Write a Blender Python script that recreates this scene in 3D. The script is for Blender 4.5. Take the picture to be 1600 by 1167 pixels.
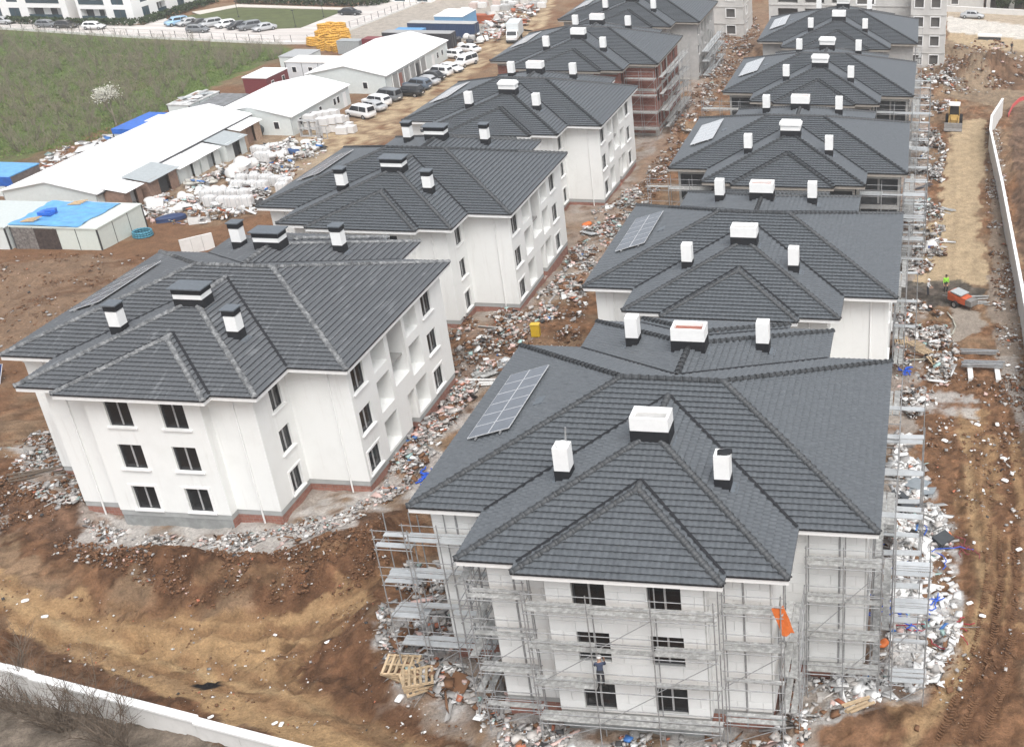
import bpy, bmesh, math, random
import numpy as np
from mathutils import Vector, Matrix
for o in list(bpy.data.objects): bpy.data.objects.remove(o)
scene = bpy.context.scene; COL = scene.collection
R = math.radians; PI = math.pi
# ------------------------------------------------------------------ camera, sky, sun, exposure
RT = Vector((0.9953624, 0.0961504, -0.0029773)); DN = Vector((0.0430515, -0.4729256, -0.88005)); FW = Vector((-0.0860252, 0.8758404, -0.4748718))
CAM = Vector((12.00425, -50.41077, 40.35931)); FPX, PPX, PPY = 1783.2587, 1264.353, 587.9207
cd = bpy.data.cameras.new('camera'); cam = bpy.data.objects.new('camera', cd); COL.objects.link(cam)
m = Matrix((RT, -DN, -FW)).transposed().to_4x4(); m.translation = CAM; cam.matrix_world = m
cd.sensor_width = 36; cd.lens = FPX/1600*36; cd.shift_x = (800-PPX)/1600; cd.shift_y = (PPY-583.5)/1600
cd.clip_start = .5; cd.clip_end = 3000; scene.camera = cam
SUN_EL, SUN_AZ = R(58), R(146)
w = bpy.data.worlds.new('World'); scene.world = w; w.use_nodes = True; nt = w.node_tree
sky = nt.nodes.new('ShaderNodeTexSky'); sky.sky_type = 'NISHITA'; sky.sun_disc = False; sky.sun_elevation = SUN_EL; sky.sun_rotation = SUN_AZ
sky.dust_density = 4; sky.air_density = 1.0; sky.ozone_density = 1.0
hs = nt.nodes.new('ShaderNodeHueSaturation'); hs.inputs['Saturation'].default_value = .26
nt.links.new(sky.outputs[0], hs.inputs['Color']); bg = nt.nodes['Background']; nt.links.new(hs.outputs[0], bg.inputs[0]); bg.inputs[1].default_value = .15
sd = bpy.data.lights.new('sun', 'SUN'); sun = bpy.data.objects.new('sun', sd); COL.objects.link(sun)
sd.energy = 1.25; sd.angle = R(40); sd.color = (1, .99, .97)
sdir = Vector((math.sin(SUN_AZ)*math.cos(SUN_EL), math.cos(SUN_AZ)*math.cos(SUN_EL), math.sin(SUN_EL)))
sun.rotation_euler = sdir.to_track_quat('Z', 'Y').to_euler()
scene.view_settings.view_transform = 'Standard'; scene.view_settings.look = 'None'; scene.view_settings.exposure = .66; scene.view_settings.gamma = 1
# ------------------------------------------------------------------ helpers
rnd = random.Random(7); nrng = np.random.default_rng(5)
def tag(o, label, cat, group=None, kind=None):
    if label: o['label'] = label
    if cat: o['category'] = cat
    if group: o['group'] = group
    if kind: o['kind'] = kind
    return o
def empty(name, loc=(0,0,0), rz=0, label=None, cat=None, group=None):
    o = bpy.data.objects.new(name, None); COL.objects.link(o); o.location = loc; o.rotation_euler = (0,0,rz); o.empty_display_size = .3
    return tag(o, label, cat, group)
def setm(o, mats):
    for i, mt in enumerate(mats):
        if i < len(o.material_slots): o.material_slots[i].link = 'OBJECT'; o.material_slots[i].material = mt
def put(name, mesh, mats, parent=None, loc=(0,0,0), rot=(0,0,0), sc=(1,1,1), M=None):
    o = bpy.data.objects.new(name, mesh); COL.objects.link(o); o.parent = parent
    if M is not None: o.matrix_local = M
    else: o.location = loc; o.rotation_euler = rot; o.scale = sc
    if not isinstance(mats, (list, tuple)): mats = [mats]
    setm(o, mats); return o
class MB:
    def __init__(s): s.v = []; s.f = []; s.m = []
    def add(s, vs, fs, mi=0):
        b = len(s.v); s.v += [tuple(q) for q in vs]; s.f += [tuple(b+i for i in f) for f in fs]; s.m += [mi]*len(fs); return s
    def quad(s, a, b, c, d, mi=0): return s.add([a,b,c,d], [(0,1,2,3)], mi)
    def box(s, c, d, rz=0, mi=0, M=None):
        x,y,z = d[0]/2,d[1]/2,d[2]/2
        P = [Vector(q) for q in ((-x,-y,-z),(x,-y,-z),(x,y,-z),(-x,y,-z),(-x,-y,z),(x,-y,z),(x,y,z),(-x,y,z))]
        if M is not None: P = [M @ q for q in P]
        elif rz: r = Matrix.Rotation(rz,3,'Z'); P = [r @ q for q in P]
        c = Vector(c)
        return s.add([q+c for q in P], [(0,3,2,1),(4,5,6,7),(0,1,5,4),(1,2,6,5),(2,3,7,6),(3,0,4,7)], mi)
    def b2(s, lo, hi, mi=0): return s.box([(a+b)/2 for a,b in zip(lo,hi)], [b-a for a,b in zip(lo,hi)], mi=mi)
    def tube(s, p0, p1, r, n=6, mi=0, r1=None, caps=True):
        p0, p1 = Vector(p0), Vector(p1); d = (p1-p0).normalized(); a = d.orthogonal().normalized(); b = d.cross(a); r1 = r if r1 is None else r1
        vs = [p0+(a*math.cos(t)+b*math.sin(t))*r for t in [2*PI*i/n for i in range(n)]]+[p1+(a*math.cos(t)+b*math.sin(t))*r1 for t in [2*PI*i/n for i in range(n)]]
        fs = [(i,(i+1)%n,n+(i+1)%n,n+i) for i in range(n)]
        if caps: fs += [tuple(range(n))[::-1], tuple(range(n,2*n))]
        return s.add(vs, fs, mi)
    def path(s, pts, r, n=6, mi=0):
        for a,b in zip(pts, pts[1:]): s.tube(a,b,r,n,mi)
        return s
    def prism(s, poly, y0, y1, mi=0, M=None):       # polygon in (x,z) extruded along y
        n = len(poly); vs = [Vector((x,y0,z)) for x,z in poly]+[Vector((x,y1,z)) for x,z in poly]
        if M is not None: vs = [M @ q for q in vs]
        return s.add(vs, [(i,(i+1)%n,n+(i+1)%n,n+i) for i in range(n)]+[tuple(range(n))[::-1], tuple(range(n,2*n))], mi)
    def mesh(s, name, smooth=False, nm=None, fix=True):
        me = bpy.data.meshes.new(name); me.from_pydata(s.v, [], s.f)
        nm = nm or (max(s.m)+1 if s.m else 1)
        for i in range(nm): me.materials.append(None)
        if s.m: me.polygons.foreach_set('material_index', s.m)
        if fix:
            bm = bmesh.new(); bm.from_mesh(me); bmesh.ops.recalc_face_normals(bm, faces=bm.faces); bm.to_mesh(me); bm.free()
        if smooth: me.polygons.foreach_set('use_smooth', [True]*len(me.polygons))
        me.update(); return me
    def build(s, name, mats, parent=None, loc=(0,0,0), rot=(0,0,0), smooth=False, fix=True):
        if not isinstance(mats, (list, tuple)): mats = [mats]
        return put(name, s.mesh(name, smooth, len(mats), fix), mats, parent, loc, rot)
UB = MB().box((0,0,0),(1,1,1)).mesh('unit_block')
UT = MB().tube((0,0,0),(0,0,1),1,6).mesh('unit_tube', True)
def pbox(name, c, d, mat, parent=None, rot=(0,0,0)): return put(name, UB, mat, parent, c, rot, d)
def ptube(name, p0, p1, r, mat, parent=None):
    p0, p1 = Vector(p0), Vector(p1); d = p1-p0
    M = Matrix.Translation(p0) @ d.to_track_quat('Z','Y').to_matrix().to_4x4() @ Matrix.Diagonal((r,r,d.length,1))
    return put(name, UT, mat, parent, M=M)
def bevelled(d, b=.03, seg=2):
    bm = bmesh.new(); bmesh.ops.create_cube(bm, size=1); bmesh.ops.scale(bm, vec=d, verts=bm.verts)
    bmesh.ops.bevel(bm, geom=bm.edges[:], offset=b, segments=seg, affect='EDGES'); me = bpy.data.meshes.new('block'); bm.to_mesh(me); bm.free(); me.materials.append(None); return me
def copy_tree(o, parent=None):
    c = o.copy(); COL.objects.link(c); c.parent = parent
    for ch in [q for q in o.children]: copy_tree(ch, c)
    return c
# ------------------------------------------------------------------ materials
MATS = {}
def mat(name, c, rough=.8, var=.12, scale=3., bump=.0, bscale=20., metal=0., c2=None, thr=None, spec=.4, alpha=1., rand=0., coat=0., detail=5., aniso=None):
    if name in MATS: return MATS[name]
    mt = bpy.data.materials.new(name); mt.use_nodes = True; t = mt.node_tree; N = t.nodes; L = t.links; p = N['Principled BSDF']
    p.inputs['Roughness'].default_value = rough; p.inputs['Metallic'].default_value = metal; p.inputs['Specular IOR Level'].default_value = spec
    p.inputs['Coat Weight'].default_value = coat
    if alpha < 1: p.inputs['Alpha'].default_value = alpha
    geo = N.new('ShaderNodeNewGeometry'); no = N.new('ShaderNodeTexNoise'); no.inputs['Scale'].default_value = scale; no.inputs['Detail'].default_value = detail; no.inputs['Roughness'].default_value = .65
    pos = geo.outputs['Position']
    if aniso:
        mp = N.new('ShaderNodeMapping'); mp.inputs['Scale'].default_value = aniso; L.new(pos, mp.inputs[0]); pos = mp.outputs[0]
    L.new(pos, no.inputs['Vector'])
    rp = N.new('ShaderNodeValToRGB'); L.new(no.outputs['Fac'], rp.inputs[0])
    c = tuple(c); c2 = tuple(c2) if c2 else tuple(min(1,q*(1+var)) for q in c); c1 = c if thr else tuple(q*(1-var) for q in c)
    lo, hi = thr or (.3,.7)
    rp.color_ramp.elements[0].position = lo; rp.color_ramp.elements[1].position = hi
    rp.color_ramp.elements[0].color = c1+(1,); rp.color_ramp.elements[1].color = c2+(1,)
    out = rp.outputs[0]
    if rand:
        oi = N.new('ShaderNodeObjectInfo'); mr = N.new('ShaderNodeMapRange'); mr.inputs[3].default_value = 1-rand; mr.inputs[4].default_value = 1+rand*.6; L.new(oi.outputs['Random'], mr.inputs[0])
        hv = N.new('ShaderNodeHueSaturation'); L.new(out, hv.inputs['Color']); L.new(mr.outputs[0], hv.inputs['Value']); out = hv.outputs[0]
    L.new(out, p.inputs['Base Color'])
    if bump:
        n2 = N.new('ShaderNodeTexNoise'); n2.inputs['Scale'].default_value = bscale; n2.inputs['Detail'].default_value = 4; L.new(geo.outputs['Position'], n2.inputs['Vector'])
        bp = N.new('ShaderNodeBump'); bp.inputs['Strength'].default_value = bump; bp.inputs['Distance'].default_value = .05; L.new(n2.outputs['Fac'], bp.inputs['Height']); L.new(bp.outputs[0], p.inputs['Normal'])
    MATS[name] = mt; return mt
def brickmat(name, a, b, mort, bw=.38, bh=.2, ms=.012):
    mt = bpy.data.materials.new(name); mt.use_nodes = True; t = mt.node_tree; N = t.nodes; L = t.links; p = N['Principled BSDF']; p.inputs['Roughness'].default_value = .9
    geo = N.new('ShaderNodeNewGeometry'); sp = N.new('ShaderNodeSeparateXYZ'); L.new(geo.outputs['Position'], sp.inputs[0])
    ad = N.new('ShaderNodeMath'); L.new(sp.outputs[0], ad.inputs[0]); L.new(sp.outputs[1], ad.inputs[1]); cb = N.new('ShaderNodeCombineXYZ'); L.new(ad.outputs[0], cb.inputs[0]); L.new(sp.outputs[2], cb.inputs[1])
    br = N.new('ShaderNodeTexBrick'); L.new(cb.outputs[0], br.inputs['Vector']); br.inputs['Color1'].default_value = a+(1,); br.inputs['Color2'].default_value = b+(1,); br.inputs['Mortar'].default_value = mort+(1,)
    br.inputs['Scale'].default_value = 1; br.inputs['Brick Width'].default_value = bw; br.inputs['Row Height'].default_value = bh; br.inputs['Mortar Size'].default_value = ms
    no = N.new('ShaderNodeTexNoise'); no.inputs['Scale'].default_value = 2.5; no.inputs['Detail'].default_value = 5; L.new(geo.outputs['Position'], no.inputs['Vector'])
    mx = N.new('ShaderNodeMix'); mx.data_type = 'RGBA'; mx.blend_type = 'MULTIPLY'; mx.inputs[0].default_value = .55; L.new(br.outputs[0], mx.inputs[6]); L.new(no.outputs['Fac'], mx.inputs[7]); L.new(mx.outputs[2], p.inputs['Base Color'])
    bp = N.new('ShaderNodeBump'); bp.inputs['Strength'].default_value = .5; bp.inputs['Distance'].default_value = .02; bp.invert = True; L.new(br.outputs['Fac'], bp.inputs['Height']); L.new(bp.outputs[0], p.inputs['Normal'])
    MATS[name] = mt; return mt
PLASTER = mat('white_plaster', (.79,.797,.78), .85, scale=.7, c2=(.74,.745,.725), thr=(.5,.8), bump=.08, bscale=6)
def streaks(mt, dirt=(.50,.475,.44), amt=.5):      # rain runs and splashed dust on render
    t = mt.node_tree; N = t.nodes; L = t.links; p = N['Principled BSDF']; src = p.inputs['Base Color'].links[0].from_socket
    geo = N.new('ShaderNodeNewGeometry'); mp = N.new('ShaderNodeMapping'); mp.inputs['Scale'].default_value = (2.6,2.6,.22); L.new(geo.outputs['Position'], mp.inputs[0])
    no = N.new('ShaderNodeTexNoise'); no.inputs['Scale'].default_value = 1.; no.inputs['Detail'].default_value = 6; no.inputs['Roughness'].default_value = .7; L.new(mp.outputs[0], no.inputs['Vector'])
    r = N.new('ShaderNodeMapRange'); r.inputs[1].default_value = .55; r.inputs[2].default_value = .85; r.inputs[3].default_value = 0; r.inputs[4].default_value = amt; L.new(no.outputs['Fac'], r.inputs[0])
    mx = N.new('ShaderNodeMix'); mx.data_type = 'RGBA'; L.new(r.outputs[0], mx.inputs[0]); L.new(src, mx.inputs[6]); mx.inputs[7].default_value = dirt+(1,); L.new(mx.outputs[2], p.inputs['Base Color'])
streaks(PLASTER)
BOARD = mat('foam_board', (.75,.757,.745), .8, .04, 1.5, rand=.06)
JOINT = mat('board_backing', (.42,.42,.41), .9, .15, 2)
GREYPL = mat('grey_render', (.40,.395,.385), .9, .14, 1.2, bump=.1)
CONC = mat('concrete', (.43,.42,.40), .9, .2, 1.3, bump=.15, bscale=9)
CONCD = mat('concrete_plinth', (.27,.28,.275), .9, .2, 2, bump=.15)
CONCB = mat('base_coat_band', (.37,.38,.375), .9, .12, 1.5)
PALE = mat('precast_concrete', (.66,.65,.63), .85, .1, .9, c2=(.52,.51,.49), thr=(.5,.85), bump=.1)
ROOF = mat('roof_tile', (.086,.095,.104), .4, .22, 4., c2=(.125,.137,.148), thr=(.35,.75), spec=.5, rand=.12)
ROOFD = mat('dusty_roof_tile', (.10,.107,.115), .65, c2=(.24,.25,.26), thr=(.55,.85), scale=.9, spec=.4, rand=.12, aniso=(3.2,.55,1))
RIDGE = mat('ridge_tile', (.05,.054,.058), .55, .2, 6, spec=.5, rand=.18)
RIDGED = mat('dusty_ridge_tile', (.10,.105,.11), .7, c2=(.36,.365,.365), thr=(.42,.8), scale=3.2, rand=.15)
LEAD = mat('metal_flashing', (.16,.18,.2), .45, .15, 5, metal=.4)
BLACK = mat('bitumen', (.012,.013,.016), .7, .3, 6)
WHITE = mat('white_paint', (.80,.80,.79), .6, .04, 3)
WHITER = mat('white_sheet_roof', (.86,.86,.855), .5, .02, .6)
TAN = mat('eave_timber', (.33,.30,.265), .85, .15, 3)
WINF = mat('window_frame', (.05,.052,.055), .5, .1, 5)
FILM = mat('frame_film', (.42,.42,.42), .5, .2, 6)
GLASS = mat('window_glass', (.018,.019,.021), .12, .2, 2, spec=.5, alpha=.72)
CARGL = mat('car_glass', (.02,.022,.026), .08, .1, 2, spec=.6)
ROOM = mat('room_concrete', (.30,.295,.285), .95, .15, 2)
BRICK = brickmat('brick_infill', (.34,.12,.085), (.41,.165,.12), (.36,.30,.27))
BRICKL = brickmat('plinth_brick', (.36,.15,.11), (.45,.21,.155), (.40,.32,.28))
STEEL = mat('galvanised_steel', (.33,.335,.34), .5, .25, 5, metal=.35)
PLANK = mat('scaffold_plank', (.27,.27,.26), .85, scale=4.5, c2=(.60,.60,.59), thr=(.42,.8), bump=.1, rand=.12)
PLANKA = mat('aluminium_plank', (.50,.52,.53), .5, .1, 3, metal=.2, rand=.1)
WOOD = mat('raw_wood', (.44,.33,.21), .85, .25, 4, rand=.2)
TYRE = mat('tyre', (.015,.015,.016), .85, .2, 9)
RIM = mat('rim', (.4,.41,.42), .35, .1, 5, metal=.6)
PVP = mat('sheen_solar_cell', (.50,.52,.54), .25, .06, 2, spec=.6)  # sky reflection on the far panels, put into a paler base colour
PV = mat('solar_cell', (.13,.145,.17), .2, .12, 2, spec=.55)
PVF = mat('solar_frame', (.62,.63,.64), .4, .05, 5, metal=.3)
def flat(name, c, rough=.6, **k): return mat(name, c, rough, k.pop('var',.1), k.pop('scale',3), **k)
# ------------------------------------------------------------------ terrain
HOUSES = {'R1':(0,0,0,-.0009),'R2':(.01,29.74,-1.89,.0004),'R3':(.08,58.66,-2.59,.0074),'R4':(.27,88.57,-3.23,-.0052),'R5':(.29,117.45,-3.54,.0068),
 'L1':(-32.42,15.07,-1.26,.0038),'L2':(-32.36,44.6,-2.35,.0044),'L3':(-32.7,75.08,-3.6,-.0055),'L4':(-32.7,102.97,-3.55,.0039),'L5':(-32.98,134.16,-4.45,.0011)}
ctrl = [(x+a,y+b,z) for x,y,z,_ in HOUSES.values() for a in (-10,10) for b in (-10,10)]
ctrl += [(-20,-18,-.7),(-40,-14,-1.7),(-50,-5,-1.8),(0,-18,-.3),(15,-8,-.2),(16,5,-.4),(18,30,-1.7),(18,45,-2.1),(20,60,-2.5),(20,80,-2.9),(18,100,-3.2),(30,30,-1.8),(30,60,-2.4),(30,100,-3),
 (-70,30,-1.9),(-60,40,-2.1),(-70,50,-2.2),(-60,65,-2.9),(-80,52,-2.5),(-78,65,-3.2),(-70,80,-3.4),(-70,95,-3.6),(-60,100,-3.5),(-66,115,-3.8),(-65,130,-3.9),(-62,150,-4),(-62,165,-4.2),(-62,190,-4.4),
 (-90,90,-3.8),(-80,120,-4),(-80,145,-4.1),(-100,120,-4.9),(-110,100,-4.8),(-130,120,-5.2),(-130,150,-5.9),(-120,158,-6.2),(-150,160,-6.2),(-135,163,-6.3),(-105,160,-6.2),(-165,165,-6.2),(-120,166,-6.2),(-140,175,-6.2),(-125,180,-6.2),(-160,160,-6),(-140,165,-6),(-110,170,-6),(-100,190,-6),(-130,190,-6),(-170,185,-6),(25,170,-4),(20,140,-3.8),(10,150,-4),(30,190,-4),(-32,165,-5),(-15,160,-4.4),(0,185,-4.2),(0,150,-4)]
for a in range(0,360,20): ctrl.append((-40+320*math.cos(R(a)), 100+320*math.sin(R(a)), -5))
CT = np.array(ctrl, float)
def base_z(x, y):
    x = np.atleast_1d(np.asarray(x,float)); y = np.atleast_1d(np.asarray(y,float)); out = np.empty(x.shape); n = x.size
    for i in range(0, n, 40000):
        d2 = (x[i:i+40000,None]-CT[:,0])**2+(y[i:i+40000,None]-CT[:,1])**2
        s = np.exp(-d2/(2*9.5**2))+1e-5*np.exp(-d2/(2*60.**2))+1e-12/(1+d2); out[i:i+40000] = (s*CT[:,2]).sum(1)/s.sum(1)
    return out
_tab = nrng.random((256,256))
def vnoise(x, y):
    x0 = np.floor(x).astype(int); y0 = np.floor(y).astype(int); fx = x-x0; fy = y-y0; fx = fx*fx*(3-2*fx); fy = fy*fy*(3-2*fy)
    g = lambda i,j: _tab[i & 255, j & 255]
    return (g(x0,y0)*(1-fx)+g(x0+1,y0)*fx)*(1-fy)+(g(x0,y0+1)*(1-fx)+g(x0+1,y0+1)*fx)*fy
def fbm(x, y, o=4):
    s = 0; a = .5; t = 0
    for i in range(o): s = s+a*vnoise(x*2**i+17.3*i, y*2**i+9.1*i); t += a; a *= .5
    return s/t
def G0(u, v, h=0.):
    d = RT*((u-PPX)/FPX)+DN*((v-PPY)/FPX)+FW; z = -2.
    for _ in range(8):
        s = (z-CAM.z)/d.z; P = CAM+d*s; z = .5*z+.5*(base_z(P.x,P.y)[0]+h)
    s = (z-CAM.z)/d.z; return CAM+d*s
def PW(pts, h=0.): return [tuple(G0(u,v,h))[:2] for u,v in pts]
MOUNDS = []   # x, y, rx, ry, height
def mound(px, r, h): q = G0(*px); MOUNDS.append((q.x,q.y,r[0],r[1],h))
for px,r,h in [((200,888),(3.5,1.2),.6),((260,894),(3,1.3),.7),((330,900),(3.5,1.3),.8),((430,900),(3.5,1.3),.9),((520,885),(2.6,1.5),1.1),((600,850),(2.2,1.8),1.4),((610,880),(1.6,1.6),.9),((560,900),(2.5,1.2),.7),((580,960),(2,2),.7),((110,800),(3,2.5),.7),((60,760),(3,3),.6),((560,1000),(2.5,3),.35),((620,1060),(2,2),.3),
  ((60,950),(5,2.4),-.7),((160,975),(5,2.6),-.8),((270,1000),(5,2.8),-.9),((390,1010),(5,3),-.9),((480,960),(4,1.6),-.7),((500,1060),(4,2.6),-.8),((600,1120),(4,2),-.6),((1330,1135),(3,1.2),.5),((1440,1100),(2.5,2),.35),((1510,120),(6,5),2.2),((1560,110),(6,4),2.),((1500,92),(5,4),1.6),((1430,140),(5,3),1.2),((1130,55),(4,6),1.5),((1150,80),(3,5),1.2),((1110,120),(3,5),.8),((1070,200),(2.5,4),.7),
  ((60,430),(6,4),.8),((120,480),(5,4),.7),((230,440),(5,3),-.5),((60,520),(5,4),.5),((820,515),(2.5,2),.6),((750,540),(2.5,2),.5),((420,350),(3,2),.9),((1480,700),(2,1.5),.3),((1590,260),(2,14),1.2),((1585,330),(1.6,10),-.9),((1425,290),(2.5,3),.6),((130,245),(6,5),1.),((90,265),(5,4),.8)]: mound(px,r,h)
def site_mask(x, y): return np.clip(1-np.maximum(0,(x-40)/6),0,1)*np.clip((x+97)/4,0,1)*np.clip((178-y)/6,0,1)
def hz(x, y):
    x = np.atleast_1d(np.asarray(x,float)); y = np.atleast_1d(np.asarray(y,float)); z = base_z(x,y)
    for mx,my,rx,ry,h in MOUNDS:
        k = (np.abs(x-mx)<3*rx)&(np.abs(y-my)<3*ry)
        if k.any():
            e = np.exp(-((x[k]-mx)/rx)**2-((y[k]-my)/ry)**2); z[k] += h*e*(.35+1.3*fbm(x[k]*1.1,y[k]*1.1,4))
    yard = np.clip((-56-x)/4,0,1)
    rough = .42*(fbm(x*.45,y*.45,4)-.5)*(1-.8*yard)+.26*(fbm(x*1.6+50,y*1.6,3)-.5)*(1-.85*yard)
    return z+rough*site_mask(x,y)
def gz(x, y): return float(hz(x,y)[0])
def G(u, v, dz=0.):
    q = G0(u,v,dz); d = q-CAM
    for _ in range(3):
        z = gz(q.x,q.y)+dz; q = CAM+d*((z-CAM.z)/d.z)
    return Vector((q.x,q.y,gz(q.x,q.y)))
def lin(a, b, n): return list(np.linspace(a,b,n,endpoint=False))
xs = np.array(lin(-450,-180,18)+lin(-180,-100,54)+lin(-100,-48,88)+lin(-48,26,380)+lin(26,60,34)+lin(60,460,24)+[460])
ys = np.array(lin(-70,-22,14)+lin(-22,20,240)+lin(20,50,110)+lin(50,120,120)+lin(120,210,76)+lin(210,900,32)+[900])
X, Y = np.meshgrid(xs, ys); fx, fy = X.ravel(), Y.ravel(); fz = hz(fx, fy)
# --- soil colours laid out as areas on the ground, clod shading mixed in later
def pip(px, py, poly):
    ins = np.zeros(px.shape, bool); n = len(poly)
    for i in range(n):
        x1,y1 = poly[i]; x2,y2 = poly[(i+1)%n]
        if y1 == y2: continue
        c = ((y1 > py) != (y2 > py)) & (px < (x2-x1)*(py-y1)/(y2-y1)+x1); ins ^= c
    return ins
BROWN = (.20,.103,.052); DKB = (.135,.066,.033); SAND = (.43,.275,.135); SAND2 = (.47,.355,.22); RUB = (.40,.365,.33); RUBL = (.5,.47,.44); GRASS = (.105,.15,.036); CEM = (.50,.47,.43); MUD = (.24,.155,.092)
col = np.empty((fx.size,3)); col[:] = MUD
n1 = fbm(fx*.35+3,fy*.35,4); col += (np.array(BROWN)-col)*np.clip((n1-.42)*5,0,1)[:,None]
def paint(poly, c, amt=1., jag=.9, px=True, nf=.6, breakup=0.):
    if px: poly = PW(poly)
    pa = np.array(poly); k = (fx>pa[:,0].min()-3)&(fx<pa[:,0].max()+3)&(fy>pa[:,1].min()-3)&(fy<pa[:,1].max()+3)
    if not k.any(): return
    x, y = fx[k], fy[k]; acc = np.zeros(x.shape)
    for j in (.7,1.,1.3):
        acc += pip(x+(fbm(x*nf+11,y*nf,3)-.5)*jag*3*j, y+(fbm(x*nf,y*nf+31,3)-.5)*jag*3*j, poly)
    acc = acc/3*amt
    if breakup: acc = acc*np.clip((fbm(x*.9+70,y*.9,4)-.5)*6/breakup*.35+.75,0,1)
    col[k] += (np.array(c)-col[k])*acc[:,None]
def stripe(pts, wdt, c, amt=.8, px=True, **k):
    P = PW(pts) if px else pts
    L_, R_ = [], []
    for i,(a,b) in enumerate(P):
        q = P[min(i+1,len(P)-1)]; p0 = P[max(i-1,0)]; dx,dy = q[0]-p0[0],q[1]-p0[1]; l = math.hypot(dx,dy) or 1; L_.append((a-dy/l*wdt/2,b+dx/l*wdt/2)); R_.append((a+dy/l*wdt/2,b-dx/l*wdt/2))
    paint(L_+R_[::-1], c, amt, px=False, **k)
# orchard grass first, then site areas
paint([(-60,30),(0,44),(200,58),(430,70),(475,78),(400,106),(300,150),(210,195),(150,235),(60,250),(0,262),(-200,290)], GRASS, jag=.8)
paint([(60,240),(200,190),(220,215),(120,290),(0,300),(0,275)], BROWN, .8)
paint([(430,215),(560,190),(620,145),(700,105),(770,60),(815,0),(870,-5),(850,40),(770,95),(690,150),(600,220),(560,260),(440,260)], SAND2, breakup=.5)
paint([(330,235),(470,195),(520,240),(470,300),(330,340),(230,330)], (.36,.28,.20), .8, breakup=1)
paint([(0,385),(230,375),(420,335),(430,380),(300,420),(180,500),(0,640)], BROWN, .9)
paint([(0,420),(150,400),(230,420),(120,520),(0,560)], (.23,.15,.095), .9)
stripe([(300,395),(180,440),(60,480)], 1.2, DKB, .7); stripe([(340,380),(250,400),(150,420)], .9, DKB, .6)
# house pads: cement dust and rubble
paint([(484,70),(560,42),(640,10),(700,-5),(815,0),(775,55),(700,70),(600,75)], (.42,.38,.33), .9)
for k,(hx,hy,_,_) in HOUSES.items():
    paint([(hx-13,hy-14),(hx+13,hy-14),(hx+13.5,hy+14),(hx-13,hy+14)], RUB, .75, 1., px=False, breakup=.8)
paint([(20,700),(100,690),(140,800),(200,835),(420,850),(560,805),(650,780),(720,660),(770,590),(710,600),(590,760),(440,815),(180,815)], RUBL, .9, breakup=.5)
paint([(480,790),(640,765),(720,655),(760,600),(700,610),(560,775)], (.47,.42,.385), .9, breakup=.5)
paint([(700,500),(800,500),(905,470),(900,560),(800,590),(720,560)], BROWN, .7, breakup=.6)
paint([(870,330),(930,330),(960,300),(1010,290),(940,440),(900,440)], (.33,.25,.19), .7, breakup=.6)
paint([(1000,290),(1060,220),(1130,90),(1170,30),(1120,30),(1090,150),(1000,260)], (.27,.17,.105), .85, breakup=.6)
# bank in front of the white house, road below
paint([(0,700),(60,760),(140,830),(300,860),(430,860),(560,810),(650,780),(640,860),(600,960),(590,1040),(650,1120),(800,1170),(700,1170),(520,1080),(430,1000),(560,940),(300,935),(100,880),(0,850)], DKB, .92, 1.1)
paint([(0,880),(80,915),(180,945),(330,950),(430,940),(560,925),(600,945),(520,985),(455,1010),(470,1050),(560,1110),(700,1180),(560,1200),(400,1135),(250,1075),(110,1005),(0,965)], SAND, .95, .8)
paint([(0,965),(110,1005),(250,1080),(400,1140),(470,1180),(420,1200),(200,1100),(0,1040)], DKB, .8, .7)
stripe([(180,1010),(330,1050),(480,1100),(650,1160)], .8, BROWN, .5, jag=.5); stripe([(330,1005),(430,1050),(520,1075),(620,1130)], 1.0, BROWN, .45, jag=.6); stripe([(60,985),(160,1015),(300,1065)], .6, (.30,.19,.10), .7, jag=.4)
stripe([(400,960),(520,965),(600,985)], .8, BROWN, .7, jag=.5); stripe([(430,985),(520,1010),(590,1060)], 1.4, DKB, .7, jag=.5)
stripe([(560,880),(450,915),(300,915)], .8, (.25,.15,.08), .5, jag=.5)
paint([(300,1035),(335,1035),(340,1050),(310,1055),(296,1046)], (.012,.012,.014), .95, .25)
paint([(-200,1060),(0,1060),(430,1190),(430,1300),(-300,1300)], (.20,.165,.13), .95, .3)
# rubble skirts
paint([(600,960),(690,920),(760,1090),(1240,1130),(1300,1100),(1400,1040),(1400,700),(1430,690),(1500,860),(1500,980),(1470,1060),(1380,1120),(1290,1140),(1250,1180),(760,1180),(700,1100),(610,1050),(585,1000)], (.47,.45,.43), .9, .8, breakup=.35)
paint([(1400,690),(1440,740),(1480,840),(1500,930),(1495,1000),(1460,1060),(1390,1105),(1330,1110),(1300,1070),(1390,1010),(1395,820)],(.62,.61,.595),.85,.6,breakup=.3)
stripe([(120,842),(260,862),(420,858),(560,808)],2.2,(.47,.44,.41),.85,jag=.5)
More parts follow.
